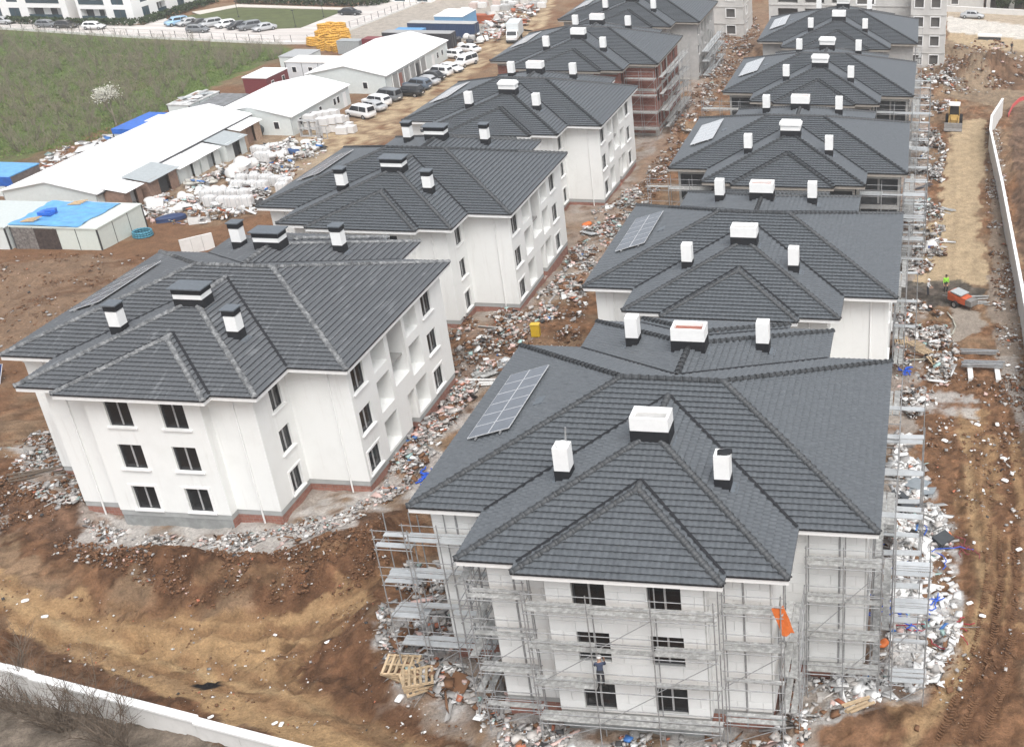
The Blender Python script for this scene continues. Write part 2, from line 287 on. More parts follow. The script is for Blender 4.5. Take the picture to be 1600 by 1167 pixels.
# right-hand track
paint([(1490,190),(1540,185),(1530,330),(1545,440),(1420,450),(1465,330),(1480,260)], SAND2, .95, .7)
paint([(1400,440),(1500,440),(1540,450),(1520,480),(1400,480)], (.075,.072,.065), .85, .7)
paint([(1490,480),(1540,490),(1530,520),(1480,540)], (.37,.33,.28), .8, .5)
paint([(1420,600),(1540,570),(1600,560),(1600,1180),(1290,1180),(1300,1140),(1400,1110),(1480,1050),(1510,950),(1490,830),(1430,700)], BROWN, .95, .9)
paint([(1500,640),(1545,640),(1560,800),(1600,900),(1600,1000),(1540,960),(1510,830)], SAND, .55, .9); paint([(1430,1010),(1500,950),(1530,1000),(1490,1100),(1400,1150)], SAND, .55, .9); paint([(1580,680),(1600,680),(1600,830),(1585,800)], SAND, .6, .5)
for off in (0,22): stripe([(1570+off,800),(1565+off,930),(1540+off,1060),(1500+off,1170)], .55, DKB, .8, jag=.25); stripe([(1500+off,700),(1510+off,830),(1530+off,930)], .55, DKB, .6, jag=.25)
stripe([(1480,1000),(1450,1080),(1390,1150)], .7, DKB, .6, jag=.3)
paint([(1400,650),(1480,640),(1540,660),(1520,620),(1420,610)], (.5,.48,.455), .8, .9, breakup=.5)
paint([(1540,430),(1580,430),(1600,560),(1560,560)], (.29,.24,.195), .8, .5); paint([(1545,200),(1560,200),(1585,430),(1550,430)], (.30,.24,.185), .8, .5)
paint([(1560,560),(1600,560),(1600,680),(1575,640)], (.40,.37,.335), .8, .5)
paint([(1575,160),(1620,120),(1640,500),(1600,480)], (.145,.09,.06), .9, .6)
paint([(1440,110),(1480,62),(1640,70),(1640,160),(1560,170),(1480,150)], (.26,.195,.13), .85, .8); paint([(1480,95),(1530,110),(1500,130),(1450,125)], DKB, .6, .6); paint([(1530,105),(1640,100),(1640,140),(1560,140)], DKB, .75, .5)
paint([(1485,48),(1640,65),(1640,85),(1520,75),(1480,62)], SAND2, .9, .5); paint([(1480,26),(1640,45),(1640,66),(1480,50)], (.60,.56,.50), 1., .15); paint([(1480,10),(1640,30),(1640,45),(1480,26)], (.42,.34,.25), 1, .3)
paint([(1120,20),(1200,15),(1200,60),(1160,110),(1110,150)], (.24,.155,.10), .85, .7)
lum = col.mean(1); dk = np.clip((.24-lum)/.12,0,1)*site_mask(fx,fy)*np.clip((fx+57)/5,0,1)
fz = fz+dk*(.42*(fbm(fx*1.5+7,fy*1.5,4)-.5)+.30*(fbm(fx*3.3,fy*3.3+5,3)-.5))+(1-dk)*site_mask(fx,fy)*.05*(fbm(fx*2.4,fy*2.4,3)-.5)
cl_ = fbm(fx*2.6+40,fy*2.6,3)*.6+fbm(fx*.9+4,fy*.9,3)*.4; col *= (1+dk*np.clip((cl_-.5)*2.6,-.38,.5))[:,None]  # shade between clods painted into dark soil, along with its natural tone variation
def smooth(P, n=8):
    out = []
    for i in range(len(P)-1):
        p0,p1,p2,p3 = [np.array(P[max(0,min(len(P)-1,i+k))]) for k in (-1,0,1,2)]
        for j in range(n): u = j/n; out.append(.5*((2*p1)+(-p0+p2)*u+(2*p0-5*p1+4*p2-p3)*u*u+(-p0+3*p1-3*p2+p3)*u**3))
    return out+[np.array(P[-1])]
def rut(pts, wd=.34, dep=.1, c=None, amt=.5):
    global fz
    P = smooth(PW(pts)); A = np.array(P); k = np.where((fx>A[:,0].min()-2)&(fx<A[:,0].max()+2)&(fy>A[:,1].min()-2)&(fy<A[:,1].max()+2))[0]; x,y = fx[k],fy[k]; D2 = np.full(k.shape,9.)
    for a,b in zip(P,P[1:]):
        d = b-a; l2 = (d@d) or 1e-6; t_ = np.clip(((x-a[0])*d[0]+(y-a[1])*d[1])/l2,0,1); D2 = np.minimum(D2,(x-a[0]-t_*d[0])**2+(y-a[1]-t_*d[1])**2)
    g_ = np.exp(-D2/wd**2)*np.clip((fbm(x*.8+2,y*.8,3)-.3)*4,.15,1); rim = np.exp(-(np.sqrt(D2)-wd*1.6)**2/(wd*.5)**2); fz[k] += -dep*g_+dep*.55*rim
    if c is not None: col[k] += (np.array(c)-col[k])*(g_*amt)[:,None]
RB_ = (.24,.135,.065); LT = (.46,.32,.17)
for v in (0,16,34): rut([(-30,892+v),(90,940+v),(230,985+v),(380,1030+v),(520,1085+v),(680,1165+v)],c=RB_ if v != 16 else LT,amt=.85)
for v in (0,15): rut([(120,925+v),(280,945+v),(430,945+v),(560,925+v),(620,900+v)],c=RB_,amt=.8); rut([(640,930+v),(560,955+v),(470,990+v),(430,1010+v),(500,1060+v*1.5),(620,1120+v*2)],c=DKB,amt=.6)
rut([(600,985),(560,1010),(560,1060),(640,1130)],c=DKB,amt=.6); rut([(620,1000),(590,1030),(600,1080),(680,1140)],c=DKB,amt=.5)
for o_ in (0,26,60,84): rut([(1500+o_,660),(1520+o_,780),(1535+o_*.9,900),(1520+o_*.9,1000),(1480+o_,1090),(1420+o_*1.2,1167)],wd=.3,c=DKB if o_%52 else LT,amt=.6)
for o_ in (0,22): rut([(1482+o_*1.5,200),(1490+o_*1.5,300),(1488+o_*1.6,380),(1485+o_*1.6,440)],wd=.3,dep=.06,c=(.36,.27,.17),amt=.5)
for o_ in (0,12,30): rut([(330,375+o_),(240,400+o_),(140,430+o_),(30,470+o_)],wd=.4,c=DKB,amt=.6)
paint([(298,1040),(335,1034),(342,1050),(312,1060),(296,1052)], (.012,.012,.014), 1., .22)
k = (fx<-95)&(fy>75)&(fy<166); pt = np.clip((fbm(fx[k]*.16+3,fy[k]*.16,4)-.48)*5,0,1)*(lum[k]<.2); col[k] += (np.array((.15,.125,.07))-col[k])*(pt*.7)[:,None]
me = bpy.data.meshes.new('ground'); nx, ny = len(xs), len(ys)
co = np.stack([fx,fy,fz],1).astype(np.float32); me.vertices.add(co.shape[0]); me.vertices.foreach_set('co', co.ravel())
idx = np.arange(nx*ny).reshape(ny,nx); q = np.stack([idx[:-1,:-1],idx[:-1,1:],idx[1:,1:],idx[1:,:-1]],-1).reshape(-1,4)
me.loops.add(q.size); me.loops.foreach_set('vertex_index', q.ravel().astype(np.int32)); me.polygons.add(len(q)); me.polygons.foreach_set('loop_start', np.arange(0,q.size,4).astype(np.int32))
me.update(calc_edges=True); me.polygons.foreach_set('use_smooth', [True]*len(q))
at_ = me.color_attributes.new('soil','FLOAT_COLOR','POINT'); at_.data.foreach_set('color', np.concatenate([np.clip(col,0,1),np.ones((len(col),1))],1).astype(np.float32).ravel())
mt = bpy.data.materials.new('site_soil'); mt.use_nodes = True; t = mt.node_tree; N = t.nodes; L = t.links; p = N['Principled BSDF']; p.inputs['Roughness'].default_value = .95; p.inputs['Specular IOR Level'].default_value = .2
va = N.new('ShaderNodeAttribute'); va.attribute_name = 'soil'; geo = N.new('ShaderNodeNewGeometry')
def nz(s, d=5, r=.7):
    n = N.new('ShaderNodeTexNoise'); n.inputs['Scale'].default_value = s; n.inputs['Detail'].default_value = d; n.inputs['Roughness'].default_value = r; L.new(geo.outputs['Position'], n.inputs['Vector']); return n.outputs['Fac']
def mr(v, a, b, c, d):
    n = N.new('ShaderNodeMapRange'); L.new(v, n.inputs[0])
    for i,q_ in enumerate((a,b,c,d)): n.inputs[1+i].default_value = q_
    return n.outputs[0]
ml = N.new('ShaderNodeMath'); ml.operation = 'MULTIPLY'; L.new(mr(nz(1.1,6),.3,.7,.76,1.24), ml.inputs[0]); m3 = N.new('ShaderNodeMath'); m3.operation = 'MULTIPLY'; L.new(mr(nz(7,5),.3,.7,.74,1.26), m3.inputs[0]); L.new(mr(nz(34,3),.3,.7,.82,1.18), m3.inputs[1]); L.new(m3.outputs[0], ml.inputs[1])
hv = N.new('ShaderNodeHueSaturation'); L.new(va.outputs['Color'], hv.inputs['Color']); L.new(ml.outputs[0], hv.inputs['Value']); hv.inputs['Saturation'].default_value = .96; L.new(hv.outputs[0], p.inputs['Base Color'])
bp = N.new('ShaderNodeBump'); bp.inputs['Strength'].default_value = 1.; bp.inputs['Distance'].default_value = .3; L.new(nz(3.2,9,.72), bp.inputs['Height']); L.new(bp.outputs[0], p.inputs['Normal'])
me.materials.append(mt); ground = bpy.data.objects.new('ground', me); COL.objects.link(ground); tag(ground, 'brown churned soil and sandy tracks of the building site', 'ground', kind='structure')
# ------------------------------------------------------------------ apartment houses
W, D, WW, PJ, W3, P2, KS, HE = 22.04, 16.73, 14.66, 3.66, 9.17, .68, .3363, 9.64
def rz_(h): return HE+KS*h
def roof_geo(mir):
    s = -1 if mir else 1
    q = dict(A=(-W/2,-D/2,HE),B=(W/2,-D/2,HE),R1=(-W/2+D/2,0,rz_(D/2)),R2=(W/2-D/2,0,rz_(D/2)),jL=(-WW/2,-D/2,HE),jR=(WW/2,-D/2,HE),wa=(0,-D/2+WW/2,rz_(WW/2)),
      wL=(-WW/2,-D/2-PJ,HE),wR=(WW/2,-D/2-PJ,HE),wf=(0,-D/2-PJ+WW/2,rz_(WW/2)),a=(-W3/2,-D/2-PJ,HE),b=(W3/2,-D/2-PJ,HE),pb=(0,-D/2-PJ+W3/2,rz_(W3/2)),pL=(-W3/2,-D/2-PJ-P2,HE),pR=(W3/2,-D/2-PJ-P2,HE),pa=(0,-D/2-PJ-P2+W3/2,rz_(W3/2)))
    return {k: Vector((v[0],v[1]*s,v[2])) for k,v in q.items()}
FACES, RIDGES, VALLEYS = [], [], []
for mir in (False, True):
    g = roof_geo(mir)
    for f in ('A jL wa R1','jR B R2 wa','wa R2 R1','jL wL wf wa','wR jR wa wf','wL a pb wf','b wR wf pb','pL pR pa','a pL pa pb','pR b pb pa'): FACES.append([g[k] for k in f.split()])
    for r_ in ('A R1','B R2','wL wf','wR wf','wf wa','pL pa','pR pa','pa pb'): a,b = r_.split(); RIDGES.append((g[a],g[b]))
    for r_ in ('jL wa','jR wa','a pb','b pb'): a,b = r_.split(); VALLEYS.append((g[a],g[b]))
    if not mir: RIDGES.append((g['R1'],g['R2']))
g0, g1 = roof_geo(False), roof_geo(True)
FACES += [[g1['A'],g0['A'],g0['R1']],[g0['B'],g1['B'],g0['R2']]]
TW, TL = .30, .352
def tile_geo():     # one interlocking wave tile, u across, v up the slope, w off the slope
    n = 6; up = [.013*(1-math.cos(2*PI*i/n))+.004 for i in range(n+1)]
    vs = [(TW*i/n, 0, .118+up[i]) for i in range(n+1)]+[(TW*i/n, TL+.05, .012+up[i]) for i in range(n+1)]+[(TW*i/n, 0, .062+up[i]*.8) for i in range(n+1)]
    fs = [(i,i+1,n+2+i,n+1+i) for i in range(n)]+[(2*n+2+i,2*n+3+i,i+1,i) for i in range(n)]
    return vs, fs
TV, TF = tile_geo(); TVn = np.array(TV)
def frame(poly):
    n = (poly[1]-poly[0]).cross(poly[2]-poly[0]).normalized()
    if n.z < 0: n = -n
    v = (Vector((0,0,1))-n*n.z).normalized(); u = v.cross(n).normalized(); return u, v, n
def tile_face(poly, inst=None):
    u, v, n = frame(poly); o = Vector((0,0,HE)); o = o+n*((poly[0]-o).dot(n)); vo = poly[0]-v*((poly[0].z-HE)/v.z)
    uv = [((q-vo).dot(u), (q-vo).dot(v)) for q in poly]
    u00 = vo.dot(u)
    i0 = math.floor((min(a for a,_ in uv)+u00)/TW)-1; i1 = math.ceil((max(a for a,_ in uv)+u00)/TW)+1; j1 = math.ceil(max(b for _,b in uv)/TL)+1
    cx = sum(a for a,_ in uv)/len(uv); cy = sum(b for _,b in uv)/len(uv)
    E = []
    for k in range(len(uv)):
        (a,b),(c,d) = uv[k],uv[(k+1)%len(uv)]; nn = (d-b,-(c-a)); l = math.hypot(*nn); nn = (nn[0]/l,nn[1]/l)
        if (cx-a)*nn[0]+(cy-b)*nn[1] > 0: nn = (-nn[0],-nn[1])
        E.append((a,b,nn))
    bm = bmesh.new(); cut = False
    for j in range(0,j1):
        for i in range(i0,i1):
            a0, b0 = i*TW-u00, j*TL-.03
            cs = [(a0,b0),(a0+TW,b0),(a0+TW,b0+TL),(a0,b0+TL)]
            dm = [max((x-a)*nn[0]+(y-b)*nn[1] for x,y in cs) for a,b,nn in E]; dn = [min((x-a)*nn[0]+(y-b)*nn[1] for x,y in cs) for a,b,nn in E]
            if max(dn) > 0.0: continue
            whole = all(d < .04 for d in dm)
            P = vo+u*a0+v*b0
            if whole and inst is not None and inst(P): continue
            jit = (hash((i*7+j*131)) % 97)/97*.008
            V = [bm.verts.new(P+u*x+v*y+n*(z+jit)) for x,y,z in TV]
            for f in TF: bm.faces.new([V[k] for k in f])
    for a,b,nn in E:
        P = vo+u*a+v*b; pn = u*nn[0]+v*nn[1]
        if abs(nn[1]+1) < 1e-3 and abs(b) < .01: continue
        bmesh.ops.bisect_plane(bm, geom=bm.verts[:]+bm.edges[:]+bm.faces[:], plane_co=P, plane_no=pn, clear_outer=True)
    return bm
def roof_mesh(inst=None):
    out = bmesh.new()
    tmp = bpy.data.meshes.new('t')
    for f in FACES:
        bm = tile_face(f, inst); bm.to_mesh(tmp); out.from_mesh(tmp); bm.free()
    me = bpy.data.meshes.new('roof_tiles'); out.to_mesh(me); out.free(); bpy.data.meshes.remove(tmp); me.materials.append(None); return me
ROOFM = roof_mesh()
INST = []
def near_tile(P):
    if P.y < -D/2-PJ+2.5 and abs(P.x) < WW/2 and len(INST) < 300:
        k = P.y <= -D/2-PJ-P2+2.6 and abs(P.x) < W3/2+.2 and P.z < HE+1.2
        if P.y < -D/2-PJ+1.6: INST.append(P.copy()); return True
    return False
# only front-facing faces give single tiles
def roof_mesh_single():
    out = bmesh.new(); tmp = bpy.data.meshes.new('t')
    for f in FACES:
        u,v,n = frame(f); ok = n.y < -.2 and min(q.y for q in f) < -D/2-1
        bm = tile_face(f, near_tile if ok else None); bm.to_mesh(tmp); out.from_mesh(tmp); bm.free()
    me = bpy.data.meshes.new('roof_tiles'); out.to_mesh(me); out.free(); bpy.data.meshes.remove(tmp); me.materials.append(None); return me
FACES.sort(key=lambda f: min(q.y for q in f))
ROOFM1 = roof_mesh_single()
TILE = MB().add(TV, TF).mesh('tile', fix=False)
uF, vF, nF = frame([g0['pL'],g0['pR'],g0['pa']]); MT = Matrix((uF,vF,nF)).transposed().to_4x4()
def cap_geo():
    b = MB(); n = 7; L = .46
    for (x0,x1,r0,r1) in ((0,.11,.20,.19),(.11,L,.165,.145)):
        ring = lambda r,x: [(math.cos(PI*i/(n-1))*r, x, math.sin(PI*i/(n-1))*r*.9) for i in range(n)]
        vs = ring(r0,x0)+ring(r1,x1); b.add(vs, [(i,i+1,n+i+1,n+i) for i in range(n-1)]+[tuple(range(n))])
    return b
CAPB = cap_geo(); CAPM = CAPB.mesh('ridge_tile', True)
def cap_mats(a, b):
    d = (b-a); l = d.length; d.normalize(); x = d.cross(Vector((0,0,1))).normalized(); z = x.cross(d).normalized(); n = max(1,int(l/.42)); out = []
    for i in range(n):
        M = Matrix((x,d,z)).transposed().to_4x4(); M.translation = a+d*(i*l/n)+z*.075; out.append(M)
    return out
CAPS = [M for a,b in RIDGES for M in cap_mats(a,b)]
ALLCAPS = MB()
for M in CAPS: ALLCAPS.add([M @ Vector(v) for v in CAPB.v], CAPB.f)
CAPSM = ALLCAPS.mesh('ridge_tiles', True, fix=False)
VB = MB()
for a,b in VALLEYS:
    d = (b-a).normalized(); x = d.cross(Vector((0,0,1))).normalized()*.075; z = Vector((0,0,.165)); VB.quad(a-x+z,a+x+z,b+x+z,b-x+z)
VALM = VB.mesh('valley_gutter')
DECK = MB()
for f in FACES: DECK.add([q-Vector((0,0,.01)) for q in f], [tuple(range(len(f)))])
DECKM = DECK.mesh('roof_deck')
OUT = [g0[k] for k in ('A','jL','wL','a','pL','pR','b','wR','jR','B')]+[g1[k] for k in ('B','jR','wR','b','pR','pL','a','wL','jL','A')]
EB = MB(); n = len(OUT)
for i in range(n):
    a, b = OUT[i], OUT[(i+1)%n]; EB.quad(a-Vector((0,0,.27)), b-Vector((0,0,.27)), b+Vector((0,0,.0)), a+Vector((0,0,.0)))
    d = (b-a).normalized(); o = Vector((d.y,-d.x,0))
    ex = .06
    EB.box((a+b)/2+o*.03+Vector((0,0,.02)), ((b-a).length+.05 if abs(d.x)>.5 else .08, .08 if abs(d.x)>.5 else (b-a).length+.05, .05), mi=1)
EB.add([q-Vector((0,0,.27)) for q in OUT], [tuple(range(n))])
EAVEM = EB.mesh('eaves', nm=2)
xm, ym, xw, yw, xp, yp = 10.4, 7.41, 6.38, 11.07, 3.55, 11.75
PITCH = 2.95
def fl(s0,s1,zb,zt): return [(s0,s1,zb+i*PITCH,zt+i*PITCH,.22,'w') for i in range(3)]
WALLS = []
def wl(p0, p1, holes=()): WALLS.append((p0,p1,list(holes)))
def side_main(): # measured along +y from -ym
    o = ym
    H = fl(-7.0+o,-5.4+o,1.35,2.95)+fl(3.9+o,5.45+o,1.35,2.95)
    for s0,s1 in ((-4.2+o,-2.25+o),(.95+o,2.9+o)): H += [(s0,s1,1.3,3.55,1.5,'b'),(s0,s1,4.25,6.5,1.5,'b'),(s0,s1,7.2,9.1,1.5,'b')]
    H += [(-1.75+o,.55+o,4.9,9.1,2.2,'b'),(-.5+o,.65+o,.35,3.5,.5,'b')]
    return H
for s in (0,1):
    if s == 0:
        wl((-xm,-ym),(-xw,-ym)); wl((-xw,-ym),(-xw,-yw), fl(1.25,2.5,1.2,2.8)); wl((-xw,-yw),(-xp,-yw)); wl((-xp,-yw),(-xp,-yp))
        wl((-xp,-yp),(xp,-yp), fl(xp-2.35,xp-.85,1.25,2.95)+fl(xp+1.05,xp+2.55,1.25,2.95))
        wl((xp,-yp),(xp,-yw)); wl((xp,-yw),(xw,-yw)); wl((xw,-yw),(xw,-ym), fl(1.67,2.9,1.2,2.8)); wl((xw,-ym),(xm,-ym)); wl((xm,-ym),(xm,ym), side_main())
    else:
        wl((xm,ym),(xw,ym)); wl((xw,ym),(xw,yw), fl(.76,2.0,1.2,2.8)); wl((xw,yw),(xp,yw)); wl((xp,yw),(xp,yp)); wl((xp,yp),(-xp,yp), fl(xp-2.35,xp-.85,1.25,2.95)+fl(xp+.85,xp+2.35,1.25,2.95))
        wl((-xp,yp),(-xp,yw)); wl((-xp,yw),(-xw,yw)); wl((-xw,yw),(-xw,ym)); wl((-xw,ym),(-xm,ym)); wl((-xm,ym),(-xm,-ym))
def wframe(p0, p1):
    a = Vector((p0[0],p0[1],0)); d = Vector((p1[0]-p0[0],p1[1]-p0[1],0)); l = d.length; d.normalize(); return a, d, Vector((d.y,-d.x,0)), l
def wall_panel(b, p0, p1, z0, z1, holes, off=0., mi=0, mir=1, reveal=True, ext=0.):
    a, d, o, l = wframe(p0,p1); P = lambda s,z,dep=0.: a+d*s+o*(off-dep)+Vector((0,0,z))
    hs = [(max(h[0],0),min(h[1],l),max(h[2],z0),min(h[3],z1),h[4]) for h in holes if h[3] > z0 and h[2] < z1]
    S = sorted({-ext,l+ext}|{h[0] for h in hs}|{h[1] for h in hs}); Z = sorted({z0,z1}|{h[2] for h in hs}|{h[3] for h in hs})
    for i in range(len(S)-1):
        for j in range(len(Z)-1):
            cs, cz = (S[i]+S[i+1])/2, (Z[j]+Z[j+1])/2
            if any(h[0]<cs<h[1] and h[2]<cz<h[3] for h in hs): continue
            b.quad(P(S[i],Z[j]),P(S[i+1],Z[j]),P(S[i+1],Z[j+1]),P(S[i],Z[j+1]),mi)
    if reveal:
        for s0,s1,zb,zt,dp in hs:
            if zb > z0: b.quad(P(s0,zb),P(s1,zb),P(s1,zb,dp),P(s0,zb,dp),mir)
            if zt < z1: b.quad(P(s0,zt,dp),P(s1,zt,dp),P(s1,zt),P(s0,zt),mir)
            b.quad(P(s0,zb),P(s0,zb,dp),P(s0,zt,dp),P(s0,zt),mir); b.quad(P(s1,zb,dp),P(s1,zb),P(s1,zt),P(s1,zt,dp),mir)
            if dp > .4: b.quad(P(s0,zb,dp),P(s1,zb,dp),P(s1,zt,dp),P(s0,zt,dp),mir)
def is_proj(p0,p1): return abs(abs(p0[1])-yp)<.01 and abs(abs(p1[1])-yp)<.01
def wall_mesh(plinth=True):
    up, band, br = MB(), MB(), MB()
    for p0,p1,H in WALLS:
        if plinth:
            wall_panel(up,p0,p1,1.1,HE-.2,H,.045,0,0,ext=.045); wall_panel(band,p0,p1,.74,1.1,H,.02,0,0,ext=.02); wall_panel(br,p0,p1,-2.,.74,H,0,1 if is_proj(p0,p1) else 0,0)
        else: wall_panel(up,p0,p1,-2.,HE-.2,H,0,0,0)
    return up,band,br
up,band,br = wall_mesh(); WALLM = up.mesh('wall',nm=1); BANDM = band.mesh('plinth_band',nm=1); BASEM = br.mesh('plinth',nm=2)
def open_wall_mesh():      # bare frame: wide openings between columns
    b = MB()
    for p0,p1,H in WALLS:
        a,d,o,l = wframe(p0,p1); k = max(1,round(l/3.8)); hs = []
        if l > 1.5:
            for i in range(k):
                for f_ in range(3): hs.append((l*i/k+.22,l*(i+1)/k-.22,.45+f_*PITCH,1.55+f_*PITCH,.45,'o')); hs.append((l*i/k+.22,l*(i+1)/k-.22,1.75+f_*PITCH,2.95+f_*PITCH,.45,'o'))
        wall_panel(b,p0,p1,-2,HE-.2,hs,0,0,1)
    return b.mesh('concrete_frame',nm=2)
OPENM = open_wall_mesh()
def frame_bands():         # columns and floor bands standing proud of brick infill
    b = MB()
    for p0,p1,H in WALLS:
        a,d,o,l = wframe(p0,p1)
        if l < .8: continue
        rz = math.atan2(d.y,d.x)
        for z in (.2,.35+PITCH-.15,.35+2*PITCH-.15,9.1): b.box(a+d*(l/2)+o*.0+Vector((0,0,z)),(l+.02,.1,.36),rz)
        k = max(1,round(l/4.))
        for i in range(k+1):
            b.box(a+d*(.2+(l-.4)*i/k)+Vector((0,0,4.2)),(.4,.085,10.4),rz)
    return b.mesh('concrete_frame')
BANDSM = frame_bands()
SL = MB(); foot = [w_[0] for w_ in WALLS]; ins = [(x-math.copysign(.3,x),y-math.copysign(.3,y)) for x,y in foot]
for z in (.35,.35+PITCH,.35+2*PITCH,9.2):
    n = len(ins); SL.add([(x,y,z-.15) for x,y in ins]+[(x,y,z) for x,y in ins], [tuple(range(n))[::-1],tuple(range(n,2*n))]+[(i,(i+1)%n,n+(i+1)%n,n+i) for i in range(n)])
for z in range(3):
    zc = .35+PITCH*z+1.4; SL.box((0,0,zc),(.2,22.,2.6)); SL.box((0,-4.,zc),(19.5,.2,2.6)); SL.box((0,4.,zc),(19.5,.2,2.6)); SL.box((8.4,-.6,zc),(.2,13,2.6))
SLABM = SL.mesh('floor_slabs')
def win_meshes(w_, h_):
    f = MB()
    for x in (0,w_): f.box((x+(.035 if x==0 else -.035),0,h_/2),(.07,.07,h_))
    for z in (0,h_): f.box((w_/2,0,z+(.035 if z==0 else -.035)),(w_-.14,.07,.07))
    mu = MB().box((w_/2,-.005,h_/2),(.09,.05,h_-.14)).box((w_/2-.02,-.035,h_/2),(.022,.02,h_-.14)).box((w_/2+.03,-.037,h_/2),(.018,.02,h_-.14))
    pn = MB().box((w_/4+.02,.012,h_/2),(w_/2-.11,.012,h_-.14))
    return f.mesh('window',nm=1), mu.mesh('mullion',nm=1), pn.mesh('pane',nm=1)
WC = {}
def add_windows(root, fm=None, glass=True, surround=False, sill=True, detail=True):
    for p0,p1,H in WALLS:
        a,d,o,l = wframe(p0,p1); rz = math.atan2(d.y,d.x)
        for s0,s1,zb,zt,dp,kd in H:
            if kd != 'w' or d.x < -.5: continue
            k = (round(s1-s0,2),round(zt-zb,2))
            if k not in WC: WC[k] = win_meshes(*k)
            M = WC[k]; loc = a+d*s0-o*.12+Vector((0,0,zb)); wn = put('window',M[0],fm or WINF,root,loc,(0,0,rz))
            if glass:
                put('mullion',M[1],FILM,wn)
                for q in (0,1): put('pane',M[2],GLASS,wn,(q*(k[0]/2-.04),0,0))
            if sill and (surround or zb > 3): put('sill',UB,WHITE,wn,(k[0]/2,-.21,-.05),(0,0,0),(k[0]+.36,.16,.09))
            if surround and zb < 3:
                for c,dm in (((-.09,-.175,k[1]/2),(.18,.06,k[1]+.3)),((k[0]+.09,-.175,k[1]/2),(.18,.06,k[1]+.3)),((k[0]/2,-.175,k[1]+.08),(k[0],.062,.15))): put('surround',UB,WHITE,wn,c,(0,0,0),dm)
def wedge(cx, cy, sx, sy, z0, z1, top=False): return MB().b2((cx-sx/2,cy-sy/2,z0),(cx+sx/2,cy+sy/2,z1))
def hollow(sx, sy, z0, z1, t_=.14):
    b = MB(); b.b2((-sx/2,-sy/2,z0),(sx/2,-sy/2+t_,z1)); b.b2((-sx/2,sy/2-t_,z0),(sx/2,sy/2,z1)); b.b2((-sx/2,-sy/2+t_,z0),(-sx/2+t_,sy/2-t_,z1)); b.b2((sx/2-t_,-sy/2+t_,z0),(sx/2,sy/2-t_,z1)); b.b2((-sx/2+t_,-sy/2+t_,z0),(sx/2-t_,sy/2-t_,z1-.25),1); return b
CHS = hollow(.72,.72,.4,1.8).mesh('chimney',nm=2); CHC = hollow(1.85,1.15,.4,1.3).mesh('chimney',nm=2)
CHS2 = MB().b2((-.36,-.36,.3),(.36,.36,1.55)).mesh('chimney',nm=1); CHC2 = MB().b2((-.92,-.57,.3),(.92,.57,.98)).mesh('chimney',nm=1)
COLS = MB().b2((-.375,-.375,-.4),(.375,.375,.58)).mesh('collar'); COLC2 = MB().b2((-.94,-.59,-.5),(.94,.59,.5)).mesh('collar'); COLC = MB().b2((-.94,-.59,-.5),(.94,.59,.6)).mesh('collar')
def chim_bits(root, style, wrap=()):
    for s in (-1,1):
        for i,(x,y) in enumerate(((-3.75,6.95*s),(0,4.75*s),(3.75,6.95*s))):
            z = HE+KS*(WW/2-abs(x))-(0 if x else .12)
            big = x == 0
            if style == 'capped':
                c = put('chimney',CHC2 if big else CHS2,WHITE,root,(x,y,z)); dd = (2.2,1.45,.08) if big else (.92,.92,.08); zt = 1.12 if big else 1.9
                put('collar',COLC2 if big else COLS,BLACK,c); put('neck_band',UB,BLACK,c,(0,0,zt-.12-.0),(0,0,0),(dd[0]*.86,dd[1]*.82,.34 if not big else .36)); put('cap',UB,LEAD,c,(0,0,zt+.09),(0,0,0),dd)
            else:
                c = put('chimney',CHC if big else CHS,[WHITE,BRICK if (big and s>0) else GREYPL],root,(x,y,z)); put('collar',COLC if big else COLS,BLACK,c)
                if (i,s) in wrap:
                    c2 = put('foam_wrap',bevelled((2.1,1.35,.5) if big else (.8,.8,.5),.16,3),WHITE,c,(0,0,1.15 if big else 1.65))
            # flashing aprons lie on the slope
            for q in (-1,1):
                if big: sl = math.atan(KS)*q; put('flashing',UB,LEAD,c,(q*1.1,0,.16-KS*1.1+.02),(0,sl,0),(.42,1.0,.02))
            if not big:
                sg = 1 if x > 0 else -1; put('flashing',UB,LEAD,c,(sg*.52,0,-KS*.52+.11),(0,math.atan(KS)*sg,0),(.36,.85,.02))
    return root
def solar(root, cell):
    sl = -math.atan(KS); t_ = empty('solar_array'); t_.parent = root; t_.location = (-8.86,.28,HE+KS*(W/2-8.86)+.30); t_.rotation_euler = (0,sl,0)
    lw = 1.2; lh = 1.135
    for i in range(2):
        for j in range(6):
            pnl = put('solar_panel',UB,PVF,t_,((i-.5)*lw,(j-2.5)*lh,0),(0,0,0),(lw-.01,lh-.01,.04)); put('solar_cell',UB,cell,t_,((i-.5)*lw,(j-2.5)*lh,.021),(0,0,0),(lw-.07,lh-.07,.006))
    for x in (-.7,.7): put('mounting_rail',UB,STEEL,t_,(x,-.05,-.07),(0,0,0),(.06,7.1,.08))
    put('roof_hatch',UB,LEAD,root,(-7.0,-.4,HE+KS*(W/2-7.0)+.12),(0,sl,0),(.55,.75,.08))
def pipes(root, mt_):
    for x,y in ((9.2,-ym),(-9.2,-ym),(5.2,-yw),(-5.2,-yw)):
        ptube('downpipe',(x,y-.11,.1),(x,y-.11,HE-.3),.055,mt_,root)
HS = {}
